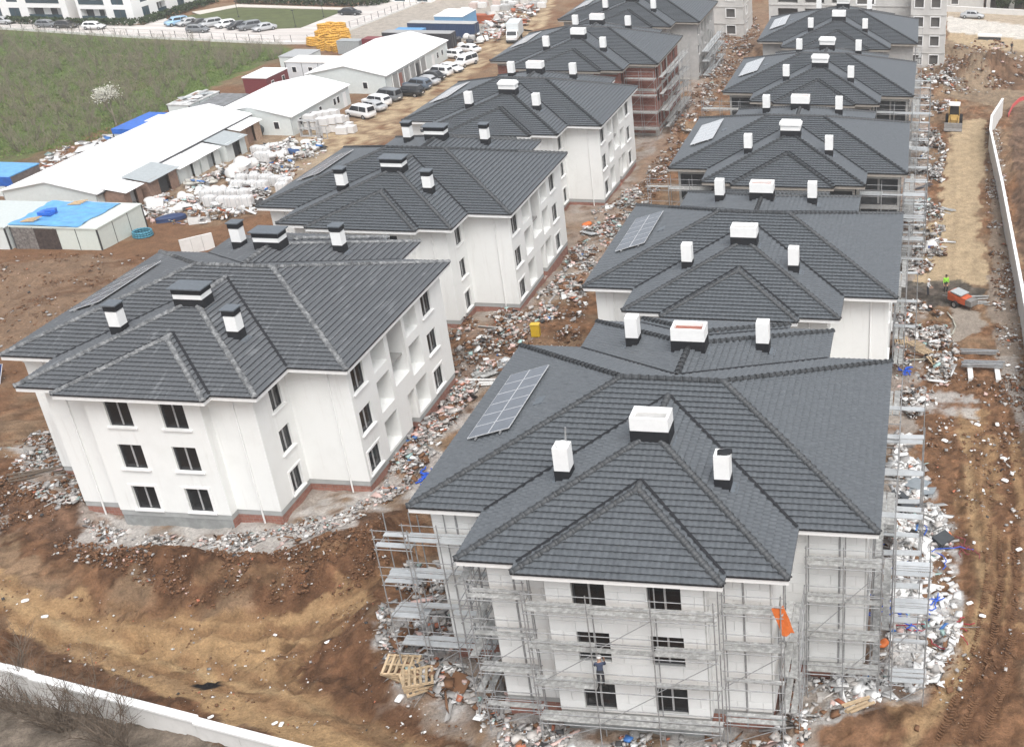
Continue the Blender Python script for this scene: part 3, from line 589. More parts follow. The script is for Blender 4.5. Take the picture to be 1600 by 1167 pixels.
def house(key, label, style):
    x,y,z,rz = HOUSES[key]; r_ = empty('apartment_house',(x,y,z),rz,label,'house','unfinished dark-roofed apartment houses'); HS[key] = r_
    dust = key == 'L1'
    rt = put('roof_tiles', ROOFM1 if key == 'R1' else ROOFM, ROOFD if dust else ROOF, r_); rt['kind'] = 'stuff'
    if key == 'R1':
        for P in INST: put('roof_tile', TILE, ROOF, r_, M=Matrix.Translation(P) @ MT)
    put('roof_deck', DECKM, BLACK, r_); put('valley_gutter', VALM, BLACK, r_)
    if key in ('R1','R2','L1','L2'):
        for M in CAPS:
            if M.translation.y < 5 or key == 'R1': put('ridge_tile', CAPM, RIDGED if dust else RIDGE, r_, M=M)
        if key != 'R1':
            bk = MB()
            for M in CAPS:
                if M.translation.y >= 5: bk.add([M @ Vector(v) for v in CAPB.v], CAPB.f)
            bk.build('rear_ridge_tiles', RIDGED if dust else RIDGE, r_, smooth=True, fix=False)['kind'] = 'stuff'
    else: put('ridge_tiles', CAPSM, RIDGE, r_)['kind'] = 'stuff'
    fas = {'white':WHITE,'board':WHITE}.get(style, TAN)
    put('eaves', EAVEM, [fas, BLACK], r_)
    put('floor_slabs', SLABM, ROOM, r_)
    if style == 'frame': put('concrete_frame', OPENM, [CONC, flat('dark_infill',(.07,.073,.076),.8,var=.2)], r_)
    else:
        wm = {'white':PLASTER,'board':JOINT,'grey':GREYPL,'brick':BRICK}[style]
        put('wall', WALLM, wm, r_); put('plinth_band', BANDM, {'white':CONCB,'board':CONCB,'grey':CONC,'brick':CONC}[style], r_); put('plinth', BASEM, [BRICKL if style != 'grey' else CONCD, CONCD], r_)
        if style == 'brick': put('concrete_frame', BANDSM, CONC, r_)
    if style == 'white': add_windows(r_, surround=True)
    elif style == 'board': add_windows(r_, surround=False, sill=False)
    elif style == 'grey': add_windows(r_, fm=WHITE, glass=False, sill=False)
    if style in ('white','board'): pipes(r_, WHITE if style == 'white' else STEEL)
    chim_bits(r_, 'capped' if key in ('L1','L2') else 'open', {'L3':((1,-1),),'R3':((1,-1),),'R4':((1,-1),(1,1)),'R5':((1,1),)}.get(key,()))
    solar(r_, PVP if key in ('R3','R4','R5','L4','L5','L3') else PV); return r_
house('R1','scaffolded house clad in white foam boards with pale box chimneys on its dark tiled roof','board')
house('R2','finished white house with uncapped white chimneys standing between the scaffolded house and the bare frames','white')
house('R3','bare concrete frame house with white foam draped over its front central chimney','frame')
house('R4','bare concrete frame house with a solar array, next to the loader on the sandy track','frame')
house('R5','grey rendered house beside the tall unfinished concrete block','grey')
house('L1','white house with chalk-streaked roof tiles and capped chimneys above the brown bank','white')
house('L2','white house with clean dark tiles and capped black-banded chimneys, beside the wrapped block pallets','white')
house('L3','white house with a foam-wrapped central chimney beside the row of parked cars','white')
house('L4','red brick infill house with concrete bands and scaffolding on its side','brick')
house('L5','grey rendered house with white-framed window openings, behind the red brick house','grey')
# foam boards of the scaffolded house, each laid on its own
nb = 0; rest = MB()
for p0,p1,H in WALLS[:10]:
    a,d,o,l = wframe(p0,p1)
    if l < .3 or d.y < -.5: continue
    rz = math.atan2(d.y,d.x); zz = [1.1+.6*i for i in range(15)]
    hs = [(max(0,h[0]),min(l,h[1]),h[2],h[3]) for h in H]
    for j in range(14):
        za, zb = zz[j], min(zz[j+1],HE-.25)
        if zb-za < .1: continue
        seg = []
        cuts = sorted({za,zb}|{q for h in hs for q in (h[2],h[3]) if za < q < zb})
        for c0,c1 in zip(cuts,cuts[1:]):
            iv = sorted((h[0],h[1]) for h in hs if h[2] < (c0+c1)/2 < h[3]); s = 0.
            spans = []
            for a0,a1 in iv: spans.append((s,a0)); s = max(s,a1)
            spans.append((s,l))
            for s0,s1 in spans:
                t_ = s0; first = True
                while t_ < s1-.03:
                    e = min(s1, t_+((.6 if j%2 and first else 1.2))); first = False
                    if e-t_ > .05:
                        c = a+d*((t_+e)/2)+o*.075+Vector((0,0,(c0+c1)/2)); dm = (e-t_-.014,.06,c1-c0-.014)
                        if nb < 300 and e-t_ > .3: pbox('insulation_board',c,dm,BOARD,HS['R1'],(rnd.uniform(-.004,.004),0,rz)); nb += 1
                        else: rest.box(c,dm,rz)
                    t_ = e
rest.build('insulation_offcuts', BOARD, HS['R1'])['kind'] = 'stuff'
# ------------------------------------------------------------------ scaffolding
def scaffold(label, x0, x1, y0, y1, zg, levels, bay=2.4, top=None, pm=PLANK, brace=True, skip=(), rail_side=None, grp='scaffolding round the houses', full=True):
    along_x = abs(x1-x0) >= abs(y1-y0); L_ = (x1-x0) if along_x else (y1-y0); n = max(1,round(L_/bay)); top = top or levels[-1]+1.1
    r_ = empty('scaffold',(x0,y0,zg),0,label,'scaffold',grp); dep = (y1-y0) if along_x else (x1-x0)
    P = (lambda s,t_,z: (s,t_,z)) if along_x else (lambda s,t_,z: (t_,s,z))
    for i in range(n+1):
        for t_ in (0,dep):
            lx = rnd.uniform(-.04,.04); ptube('standard',P(L_*i/n,t_,-.4),P(L_*i/n+lx,t_,top if t_ == 0 or full else levels[-1]+.1),.03,STEEL,r_)
        for z in levels: ptube('transom',P(L_*i/n,0,z-.06),P(L_*i/n,dep,z-.06),.026,STEEL,r_)
    out = 0 if (along_x or rail_side == 'lo') else dep
    for li,z in enumerate(levels):
        for t_ in (0,dep): ptube('ledger',P(-.1,t_,z-.1),P(L_+.1,t_,z-.1),.026,STEEL,r_)
        for h in (.5,1.0): ptube('guard_rail',P(-.1,out,z+h),P(L_+.1,out,z+h),.022,STEEL,r_)
        for i in range(n):
            if (li,i) in skip: continue
            k = 2 if dep < 1.15 else 3; wd = (dep-.1)/k
            for q in range(k):
                if rnd.random() < .13: continue
                c = P(L_*(i+.5)/n+rnd.uniform(-.05,.05), .05+wd*(q+.5), z+rnd.uniform(-.005,.025)); wq = wd*rnd.uniform(.72,.95); dm = (L_/n+.12,wq,.045) if along_x else (wq,L_/n+.12,.045)
                pbox('plank',c,dm,pm,r_,(0,0,rnd.uniform(-.012,.012)))
            if brace and (i+li)%2 == 0: ptube('diagonal_brace',P(L_*i/n,out,z-(levels[0] if li == 0 else 2.1)),P(L_*(i+1)/n,out,z-.1),.022,STEEL,r_)
    return r_
LV = [1.35,3.5,5.65,7.8]
z1_ = gz(0,-13)
scaffold('scaffold along the projecting window bay of the foam-clad house',-4.2,4.2,-12.95,-12.15,0,LV,2.8)
scaffold('scaffold on the foam-clad wall right beside the window bay, orange cloth at its corner',4.4,7.0,-12.25,-11.5,0,LV,2.6)
scaffold('scaffold on the foam-clad wall at the pallet side of the window bay',-7.0,-4.4,-12.25,-11.5,0,LV,2.6)
scaffold('narrow scaffold down the wing side wall facing the white foam debris',6.75,7.65,-11.3,-8.7,0,[1.35,3.5,5.65],2.6)
scaffold('scaffold across the recessed foam-clad wall above the white foam debris',7.75,11.2,-8.6,-7.75,0,LV,1.75)
SK = {(l_,i) for l_ in range(4) for i in range(9) if not (i == 0 or (i+l_)%4 == 0)}
def stubs(s_, x0, ln, ys, lv):
    for y in ys:
        for z in lv:
            if rnd.random() < .8: pbox('plank',(x0+ln/2,y+rnd.uniform(-.1,.1),z+.06),(ln,.42,.045),PLANKA,s_,(0,0,rnd.uniform(-.06,.06)))
        ptube('standard',(x0+ln,y-.25,-.4),(x0+ln,y-.25,max(lv)+.9),.03,STEEL,s_)
sl_ = scaffold('long scaffold down the track side of the foam-clad house',10.75,11.7,-7.6,8.2,0,LV,2.6,rail_side='hi',skip=SK); stubs(sl_,0,2.3,(3.2,7.,10.6,13.8),LV)
scaffold('outer scaffold tower with pale planks above the white foam debris',11.85,13.4,-9.0,-7.8,0,LV,1.6,pm=PLANKA)
scaffold('scaffold down the wing side wall facing the wooden pallets',-7.9,-6.95,-11.3,-8.7,0,LV,2.6,rail_side='lo')
scaffold('scaffold over the recessed wall corner behind the wooden pallets',-11.4,-8.0,-8.6,-7.7,0,LV,1.7,pm=PLANKA)
scaffold('outlying scaffold tower with aluminium planks over the brown bank',-12.9,-11.2,-8.6,-7.3,-.4,LV,1.7,pm=PLANKA)
def hscaf(key, label, x0,x1,y0,y1, lv=LV, **k):
    hx,hy,hz_,_ = HOUSES[key]; return scaffold(label,hx+x0,hx+x1,hy+y0,hy+y1,hz_,lv,**k)
stubs(hscaf('R2','scaffold on the track side of the finished white house',10.75,11.6,-2,8,[1.35,3.5,5.65,7.8],bay=2.5,rail_side='hi',skip=SK),0,1.7,(2.,7.5),[3.5,5.65])
stubs(hscaf('R3','scaffold on the track side of the frame house with draped foam',10.8,11.8,-8,8,bay=2.7,rail_side='hi',skip=SK),0,2.2,(3,6.5,10,14),LV); hscaf('R3','scaffold across the open recess of the frame house with draped foam',6.8,12.8,-9,-7.9,bay=2.,pm=PLANKA)
hscaf('R3','scaffold at the rubble-side corner of the frame house with draped foam',-13,-7,-9,-7.9,bay=2.)
stubs(hscaf('R4','scaffold on the track side of the frame house next to the loader',10.8,11.8,-8,8,bay=2.7,rail_side='hi',skip=SK),0,2.2,(3,7,11,14.5),LV); hscaf('R4','scaffold across the open recess of the frame house next to the loader',6.8,13,-9,-7.9,bay=2.,pm=PLANKA)
hscaf('R4','scaffold at the rubble-side corner of the frame house next to the loader',-13.5,-7,-9,-7.9,bay=2.2)
hscaf('R5','scaffold between the grey rendered house and the sandy track',10.8,11.7,-8,6,bay=2.8,rail_side='hi',skip=SK)
hscaf('L4','scaffold with grey planks down the side of the red brick house',10.85,12.,-7.4,7.8,bay=2.5,rail_side='hi'); hscaf('L4','scaffold across the recessed brick wall of the red brick house',6.7,10.6,-8.9,-7.8,bay=1.9)
hscaf('L5','scaffold with pale planks down the side of the grey house behind the brick one',10.85,12.1,-7,8,[1.35,3.5,5.0],bay=2.6,pm=PLANKA,rail_side='hi')
# ------------------------------------------------------------------ concrete boundary walls
def wall_run(label, pts, h, th, pl, capw, stepz=None, below=1.):
    r_ = empty('boundary_wall',(pts[0][0],pts[0][1],pts[0][2]),0,label,'wall'); o0 = Vector(pts[0]); k = 0
    for (ax,ay,az),(bx,by,bz) in zip(pts,pts[1:]):
        A = Vector((ax,ay,0)); d = Vector((bx-ax,by-ay,0)); l = d.length; d.normalize(); n = max(1,round(l/pl)); rz = math.atan2(d.y,d.x)
        for i in range(n):
            t_ = (i+.5)/n; z = az+(bz-az)*t_
            if stepz: z = stepz(k)
            c = A+d*(l*t_)-Vector((o0.x,o0.y,0)); pn = pbox('wall_panel',(c.x,c.y,z-o0.z-(h+below)/2),(l/n-.015,th,h+below),PALE,r_,(0,0,rz)); cp = pbox('coping',(c.x,c.y,z-o0.z+.05),(l/n+.012*(i%2),capw,.12+.006*(i%2)),WHITE,r_,(0,0,rz)); k += 1
    return r_
def at_z(u, v, z):
    d = RT*((u-PPX)/FPX)+DN*((v-PPY)/FPX)+FW; return CAM+d*((z-CAM.z)/d.z)
zc = .55; a_ = at_z(50,1058,zc); b_ = at_z(305,1124,zc); dv = (b_-a_)
st = lambda k: zc+.16-.16*((k//4)) if True else 0
p0 = a_-dv*1.; p1 = b_+dv*1.
wall_run('pale precast concrete wall with stepped white coping between brown soil and bare bushes',[tuple(p0),tuple(p1)],2.6,.22,dv.length/4,.42,stepz=lambda k: zc+.14-.14*(k//4))
zt = lambda u,v,z: tuple(at_z(u,v,z))
wr = [(21.3,14.,gz(21,14)+2.4),(21.5,40,gz(21,40)+2.4),(21.4,71,gz(21,71)+2.4),(21.0,92,gz(21,92)+2.4),(21.5,99,gz(21,99)+2.4),(23.4,108,gz(22,108)+2.4)]
wall_run('long white precast wall along the sandy track behind the excavated trench',wr,2.4,.2,2.6,.3)
def slab_wall(label, a, b, h, th):
    d = b-a; r_ = empty('garden_wall',(a.x,a.y,a.z),math.atan2(d.y,d.x),label,'wall'); l = d.to_2d().length
    n = 3
    for i in range(n): pbox('wall_panel',((i+.5)*l/n,0,h/2-.3),(l/n-.02,th,h+.6),PALE,r_)
slab_wall('short cream wall stub on the soil behind the chalk-streaked house',G(285,398),G(336,386),1.5,.2)
# ------------------------------------------------------------------ rubble: uncountable broken pieces
PAL = [flat('rubble_white',(.70,.70,.69),.85),flat('rubble_pale',(.46,.435,.41),.9),flat('rubble_grey',(.30,.29,.28),.9),flat('rubble_brown',(.165,.085,.045),.95),flat('rubble_brick',(.42,.15,.085),.9),flat('rubble_teal',(.33,.47,.45),.8),flat('rubble_pink',(.58,.42,.38),.85),flat('rubble_dark',(.05,.05,.052),.8),flat('rubble_blue',(.05,.16,.42),.6)]
CUBE = np.array([(-.5,-.5,-.5),(.5,-.5,-.5),(.5,.5,-.5),(-.5,.5,-.5),(-.5,-.5,.5),(.5,-.5,.5),(.5,.5,.5),(-.5,.5,.5)]); CF = np.array([(0,3,2,1),(4,5,6,7),(0,1,5,4),(1,2,6,5),(2,3,7,6),(3,0,4,7)])
def scatter(poly, n, px=True):
    P = np.array(PW(poly) if px else poly); lo, hi = P.min(0), P.max(0); out = np.empty((0,2))
    for _ in range(200):
        q = nrng.uniform(lo,hi,(n*2,2)); k = pip(q[:,0],q[:,1],[tuple(a) for a in P]) & (nrng.random(len(q)) < np.clip((fbm(q[:,0]*.55+5,q[:,1]*.55,3)-.44)*8,.06,1)); out = np.concatenate([out,q[k]])
        if len(out) >= n: break
    return out[:n]
def in_house(q):
    k = np.zeros(len(q),bool)
    for x,y,_,_ in HOUSES.values(): k |= (np.abs(q[:,0]-x)<6.5)&(np.abs(q[:,1]-y)<11.9) | (np.abs(q[:,0]-x)<10.5)&(np.abs(q[:,1]-y)<7.5)
    return k
def rubble(label, poly, n, wts, size=(.12,.45), px=True, heap=0., flatness=.5, name='rubble'):
    soil = wts is SOIL or wts[3] >= 6
    n = int(n*1.5); q = scatter(poly,n,px); q = q[~in_house(q)]; n = len(q)
    if not n: return
    s = nrng.uniform(0,1,(n,1))**3.6*(size[1]*1.05-size[0]*.45)+size[0]*.45; dim = s*nrng.uniform(.4,1.3,(n,3)); dim[:,2] *= flatness*nrng.uniform(.25,1.1,n); lg = nrng.random(n)*(.8 if soil else 1)+(.1 if soil else 0); k_ = lg < .05; dim[k_,0] *= nrng.uniform(3,7,k_.sum()); dim[k_,1:] *= .55; k_ = (lg > .95); dim[k_,:2] *= 2.1; dim[k_,2] *= .3
    V = CUBE[None]*dim[:,None,:]*nrng.uniform(.6,1.15,(n,8,1)); V += nrng.normal(0,.06,(n,8,3))*s[:,None,:]
    a = nrng.uniform(0,6.28,n); b = nrng.normal(0,.35,n); ca,sa,cb,sb = np.cos(a),np.sin(a),np.cos(b),np.sin(b)
    Rm = np.zeros((n,3,3)); Rm[:,0,0] = ca; Rm[:,0,1] = -sa*cb; Rm[:,0,2] = sa*sb; Rm[:,1,0] = sa; Rm[:,1,1] = ca*cb; Rm[:,1,2] = -ca*sb; Rm[:,2,1] = sb; Rm[:,2,2] = cb
    V = np.einsum('nij,nkj->nki',Rm,V); z = hz(q[:,0],q[:,1])+dim[:,2]*.3+(heap+.15)*1.6*nrng.random(n)*np.clip((fbm(q[:,0]*.55+5,q[:,1]*.55,3)-.46)*5,0,1)
    V[:,:,0] += q[:,0,None]; V[:,:,1] += q[:,1,None]; V[:,:,2] += z[:,None]
    F = (CF[None]+(np.arange(n)*8)[:,None,None]).reshape(-1,4); mi = nrng.choice(len(PAL),n,p=np.array(wts)/sum(wts))
    me = bpy.data.meshes.new(name); me.vertices.add(n*8); me.vertices.foreach_set('co',V.astype(np.float32).ravel()); me.loops.add(F.size); me.loops.foreach_set('vertex_index',F.ravel().astype(np.int32)); me.polygons.add(len(F)); me.polygons.foreach_set('loop_start',np.arange(0,F.size,4).astype(np.int32)); me.polygons.foreach_set('material_index',np.repeat(mi,6).astype(np.int32))
    for p_ in PAL: me.materials.append(p_)
    me.update(calc_edges=True); o = bpy.data.objects.new(name,me); COL.objects.link(o); tag(o,label,'rubble',kind='stuff')
#        white pale grey brown brick teal pink dark blue
WHT = (10,4,1.6,.6,.12,.25,.3,.3,.08); GRY = (1.3,4.2,4.5,2.6,.25,.3,.6,.6,.05); BRK = (2,3,3,1.5,.5,.2,.6,.5,.05); PNK = (1.3,4.6,3.2,2.6,.22,.4,1.4,.15,.05); SOIL = (.12,.4,.5,9,.1,0,.1,.2,0)
rubble('white foam and plaster debris heaped at the track side of the foam-clad house',[(1400,690),(1440,740),(1480,840),(1500,930),(1495,1000),(1460,1060),(1390,1105),(1330,1110),(1300,1070),(1390,1010),(1395,820)],5200,WHT,(.12,.6),heap=.35)
rubble('grey broken blocks and dust below the recessed foam-clad wall',[(1225,1090),(1260,1040),(1400,1040),(1370,1110),(1290,1135),(1250,1167)],1500,(3,4,4,1,.6,.1,.3,.3,0),(.08,.35))
rubble('mixed brick and plaster rubble along the foot of the window bay scaffold',[(740,1090),(800,1070),(1220,1120),(1240,1180),(760,1185)],2200,BRK,(.08,.4))
rubble('grey and white rubble under the scaffold beside the wooden pallets',[(600,960),(640,900),(690,880),(760,960),(770,1100),(700,1095),(620,1050),(590,1010)],3000,GRY,(.1,.5),heap=.3)
rubble('pale demolition debris in the lane between the chalk-streaked house and the foam-clad house',[(560,790),(640,765),(690,690),(760,590),(800,560),(720,590),(600,720),(590,760)],3800,PNK,(.1,.45),heap=.25)
rubble('grey dust and broken mortar along the foot of the chalk-streaked house',[(130,810),(190,830),(330,845),(430,830),(560,790),(640,765),(560,815),(430,865),(300,860),(150,850)],2600,(1.6,5,4,1.5,.2,.1,.8,.1,0),(.06,.28))
rubble('grey rubble and boards heaped at the blind side of the chalk-streaked house',[(0,700),(70,670),(110,700),(140,800),(90,810),(40,780)],1500,(.5,3.4,3.6,4,.1,.4,.3,.2,0),(.1,.4))
rubble('brown clods and stones on the bank below the chalk-streaked house',[(0,730),(130,850),(300,870),(430,870),(600,820),(620,900),(540,930),(300,940),(100,880),(0,840)],5200,SOIL,(.05,.2),flatness=.8)
rubble('scattered stones and clods on the sandy bend',[(0,900),(300,950),(600,940),(600,1050),(760,1160),(400,1150),(0,980)],900,(1.2,1,.8,6,.2,0,.1,.2,0),(.04,.16))
rubble('pink and white debris beside the clean-tiled white house',[(720,540),(830,480),(880,420),(930,330),(1000,290),(960,420),(900,470),(840,520),(760,560)],3200,PNK,(.12,.5),heap=.25)
rubble('brown clods and debris behind the foam-clad house roof',[(700,500),(830,490),(920,470),(900,560),(800,600),(700,590)],1800,(.8,1.8,1.8,6,.12,.08,.4,.2,.02),(.1,.45),heap=.3)
rubble('stones and debris in the lane past the red brick house',[(930,340),(1000,290),(1045,215),(1092,130),(1130,40),(1180,20),(1190,60),(1130,140),(1070,240),(1010,330)],4600,(1,2.4,2.4,7,.12,.04,.5,.2,.02),(.1,.5),heap=.15)
rubble('white and grey debris between the finished white house and the concrete spill',[(1395,480),(1470,480),(1500,560),(1470,640),(1420,660),(1395,600)],2600,(2.4,4,3.4,3,.15,.25,.6,.3,.04),(.1,.5),heap=.3)
rubble('foam and timber debris beside the track at the finished white house',[(1415,320),(1470,325),(1478,400),(1450,430),(1412,430)],1700,(2.6,3.6,3.4,3.2,.2,.2,.6,.3,.03),(.12,.6),heap=.4)
rubble('sheet metal and foam debris beside the track at the draped-foam house',[(1428,200),(1460,200),(1478,240),(1470,285),(1430,290)],1500,(2.6,3.6,4,3,.1,.3,.3,.5,.02),(.12,.55),heap=.4)
rubble('white foam scraps near the yellow loader',[(1435,120),(1490,120),(1480,175),(1440,190)],900,(4,3,2.6,4,.1,.2,.3,.3,0),(.15,.6),heap=.3)
rubble('clods and stones along the trench beside the white precast wall',[(1540,200),(1560,200),(1580,330),(1600,520),(1600,700),(1570,700),(1550,440),(1540,330)],2600,(.9,1.5,1.5,6,.1,0,.2,.1,0),(.06,.34))
rubble('loose clods and scraps on the rutted track',[(1420,640),(1540,560),(1600,600),(1600,1000),(1500,1160),(1420,1160),(1500,960),(1470,800)],1500,(.7,.9,.8,7,.12,.02,.1,.1,0),(.05,.26))
rubble('rubble bank below the tall unfinished concrete block',[(1440,120),(1480,70),(1560,62),(1600,90),(1600,140),(1500,150)],1500,(.8,1.5,1.6,7,.05,0,.3,.1,0),(.12,.6))
rubble('white sacks, foam scraps and bags strewn between the wrapped pallets',[(220,330),(300,290),(400,240),(500,215),(510,240),(430,300),(400,335),(300,355),(235,350)],1900,(6,3,1.2,1.2,.3,.3,1.2,.5,.25),(.2,.8),heap=.5)
rubble('rubbish strewn along the edge of the orchard',[(30,280),(120,240),(200,205),(180,250),(80,290)],700,(5,3,1,2,.2,.5,.4,.2,.1),(.2,.9))
rubble('scrap heaps among the containers',[(760,40),(830,5),(850,10),(800,60),(740,75)],700,(4,2.5,2,1,1.6,.2,.8,.5,.1),(.3,1.2),heap=.6)
rubble('clods and stones over the spoil in the empty plot',[(0,400),(160,400),(300,400),(260,440),(120,530),(0,600)],900,(.1,.9,.9,9,.04,0,.1,.1,0),(.06,.3))

# tyre tracks: pressed tread bars in the mud
def tread(label, pts, wdt=.42, step=.17, m_=None):
    P = [G(*q) for q in pts]; b = MB()
    for a,c in zip(P,P[1:]):
        d = (c-a); l = d.to_2d().length; n = int(l/step); rz = math.atan2(d.y,d.x)
        for i in range(n):
            q = a+d*(i/n)
            for s in (-1,1):
                x,y = q.x-math.sin(rz)*s*wdt*.25,q.y+math.cos(rz)*s*wdt*.25
                if rnd.random() < .85: b.box((x,y,gz(x,y)+.012),(.07,wdt*.5,.05),rz+s*.5)
    tag(b.build('tyre_tracks',m_ or mat('pressed_mud',(.15,.078,.04),.95,.3,3),None,fix=False),label,'tyre tracks',kind='stuff')
for o_ in (0,30,66): tread('tyre tread pressed into the brown rutted track',[(1545+o_*.6,820),(1545+o_*.7,900),(1530+o_*.8,990),(1500+o_,1080),(1465+o_,1165)])
# ------------------------------------------------------------------ yard: sheds, cabins, containers
PNLW = flat('sandwich_panel',(.62,.66,.65),.5,var=.05); PNLG = flat('pale_green_panel',(.60,.645,.60),.5,var=.05); DKT = flat('dark_trim',(.045,.047,.05),.6); BLUT = flat('blue_tarp',(.12,.34,.62),.45,var=.2,scale=1.5,bump=.3,bscale=4); BLUD = flat('deep_blue_tarp',(.025,.13,.5),.45,var=.2,scale=1.5); GRYS = flat('grey_sheet',(.36,.39,.40),.5,var=.1)
def shed(label, x0, x1, y0, y1, h, rise, wins=(), doors=(), fwins=(), z=None, lean=0):
    z = gz((x0+x1)/2,(y0+y1)/2)-.05 if z is None else z; r_ = empty('site_shed',((x0+x1)/2,y0,z),0,label,'shed'); w_ = (x1-x0)/2; l = y1-y0
    b = MB()
    prof = [(-w_,-.6),(w_,-.6),(w_,h),(0,h+rise),(-w_,h)]; b.prism(prof,0,l); b.build('wall',PNLW,r_)
    ov = .3
    for s,nm in ((-1,'roof_slope'),(1,'roof_slope')):
        k = rise/w_; rb = MB(); A = (0,h+rise+.04); B = (s*(w_+ov),h-k*ov+.04); rb.prism([A,B,(B[0],B[1]+.1),(A[0],A[1]+.1)],-.25,l+.25); rb.build(nm,WHITER,r_)
    n = max(1,int(l/1.2))
    for yy,zb in wins:
        f_ = pbox('window',(w_+.012,yy,zb),(.05,.75,1.),WHITE,r_); put('pane',UB,CARGL,f_,(.55,0,0),(0,0,0),(.3,.8,.85))
    for yy in doors: pbox('door',(w_+.012,yy,1.),(.05,.95,2.05),WHITE,r_)
    for xx,zb in fwins:
        f_ = pbox('window',(xx,-.012,zb),(.8,.05,1.05),WHITE,r_); put('pane',UB,CARGL,f_,(0,-.55,0),(0,0,0),(.8,.3,.85))
    for xx in (-w_+.03,w_-.03): pbox('corner_trim',(xx,-.015,h/2-.1),(.08,.04,h-.2),GRYS,r_)
    return r_
sA = shed('long white-roofed shed with lean-to stores along its side',-87,-76.2,59.5,91.,2.7,1.15)
sB = shed('white-roofed shed with small windows beside the stacked window frames',-82,-70.9,91.6,108.5,2.7,1.2,[(2.2,1.5),(5.2,1.5),(8.,1.5),(12.2,1.5),(13.3,1.5)],[15.3],[(3.4,1.5),(-.6,1.5)])
sC = shed('white-roofed shed with an open side porch behind the parked cars',-80.2,-67.9,114.5,139,2.9,1.3,[(20,1.5),(22,1.5)],[18],[(2.8,1.4),(-2.,1.6)])
zC = sC.location.z
pr = MB(); pr.box((0,0,0),(.1,14,2.3)); po = pbox('porch_opening',(6.17,8.5,1.25),(.06,13.2,2.4),ROOM,sC)
for i in range(7): pbox('porch_post',(6.25,2.+i*2.15,1.3),(.12,.12,2.6),WHITE,sC)
for yy,c in ((5,BRICK),(8.5,GREYPL),(11.5,WINF)): pbox('porch_door',(6.22,yy,1.1),(.06,1.1,2.1),c,sC)
gut = ptube('gutter',(5.75,-.1,2.6),(5.75,31.5,2.6),.09,DKT,sA)
# lean-to stores
def leanto(label, x, y0, y1, h, wd, wallm, roofm, door):
    z = gz(x,(y0+y1)/2); r_ = empty('lean_to_store',(x,y0,z),0,label,'store','lean-to stores along the long shed'); l = y1-y0
    b = MB(); b.b2((-.1,0,-.4),(wd,.08,h)); b.b2((-.1,l-.08,-.4),(wd,l,h)); b.b2((wd-.08,.08,-.4),(wd,l*.35,h)); b.b2((wd-.08,l*.72,-.4),(wd,l-.08,h)); b.b2((-.1,.08,-.3),(-.02,l-.08,h)); b.build('wall',wallm,r_)
    pbox('door',(wd-.35,l*.53,h*.45),(.05,l*.36,h*.95),door,r_)
    pbox('roof_sheet',(wd/2+.1,l/2,h+.16),(wd+.75,l+.3,.05),roofm,r_,(0,R(9),0))
MET = flat('dark_grey_sheet',(.22,.25,.27),.5); RUST = flat('brown_board',(.26,.17,.13),.85,var=.25)
leanto('lean-to store with a white sheet roof nearest the blue tarp cabins',-76.,60.5,63.5,2.1,2.2,RUST,WHITER,ROOM)
leanto('open brown-walled lean-to store with a grey sheet roof',-76.,64.2,69.6,2.3,2.6,RUST,GRYS,WINF)
leanto('pale lean-to store with a sloping white roof next to the grey-roofed one',-76.,70.2,74.5,2.,2.3,PNLW,WHITER,PNLW)
leanto('pale lean-to store beside the white foam heap',-76.,75.,79.,2.1,2.2,PNLW,WHITER,GRYS)
leanto('lean-to store with a dark open doorway next to the plywood wall',-76.,79.6,84.,2.3,2.8,PNLW,GRYS,WINF)
leanto('plywood-walled lean-to store under the shed roof end',-76.2,85,90.3,2.5,1.6,flat('plywood',(.38,.27,.20),.8,var=.25),WHITER,RUST)
def cabin(label, x0, x1, y0, y1, h, wallm, roofm, name='site_cabin', posts=True, wins=0, dk=None, front=None, cat='cabin', group=None, sidewin=0):
    z = gz((x0+x1)/2,(y0+y1)/2)-.1; r_ = empty(name,((x0+x1)/2,(y0+y1)/2,z),0,label,cat,group); w_,l = x1-x0,y1-y0; b = MB(); b.b2((-w_/2,-l/2,-.5),(w_/2,l/2,h)); b.build('wall',wallm,r_)
    pbox('roof',(0,0,h+.06),(w_+.16,l+.16,.12),roofm,r_)
    if posts:
        T = dk or DKT
        for sx in (-1,1):
            for sy in (-1,1): pbox('corner_post',(sx*(w_/2),sy*(l/2),h/2-.2),(.12,.12,h+.38),T,r_)
        n = max(1,round(l/2.4))
        for i in range(1,n): pbox('panel_joint',(w_/2,-l/2+l*i/n,h/2-.2),(.03,.07,h+.36),T,r_)
        n = max(1,round(w_/2.4))
        for i in range(1,n): pbox('panel_joint',(-w_/2+w_*i/n,-l/2,h/2-.2),(.07,.03,h+.36),T,r_)
    for i in range(wins):
        f_ = pbox('window',(w_/2,-l/2+l*(i+.5)/wins,h*.58),(.06,.8,.95),WHITE,r_); put('pane',UB,CARGL,f_,(.5,0,0),(0,0,0),(.4,.78,.82))
    for i in range(sidewin):
        f_ = pbox('window',(-w_/2+w_*(i+.5)/sidewin,-l/2,h*.58),(.8,.06,.95),WHITE,r_); put('pane',UB,CARGL,f_,(0,-.5,0),(0,0,0),(.78,.4,.82))
    return r_
cb = cabin('pale green panel cabin with a crumpled blue tarpaulin over its roof',-77.2,-68.1,48.,55.2,2.5,PNLG,PNLG)
tb = bmesh.new(); bmesh.ops.create_grid(tb,x_segments=30,y_segments=24,size=.5)
for v in tb.verts: x,y = v.co.x*7.4,v.co.y*7.2; v.co = (x+.25*(vnoise(np.array([x]),np.array([y*.7]))[0]-.5)*2-.6,y,.16+.16*float(vnoise(np.array([x*.9+9]),np.array([y*1.6]))[0])-(.25 if y>3.4 else 0))
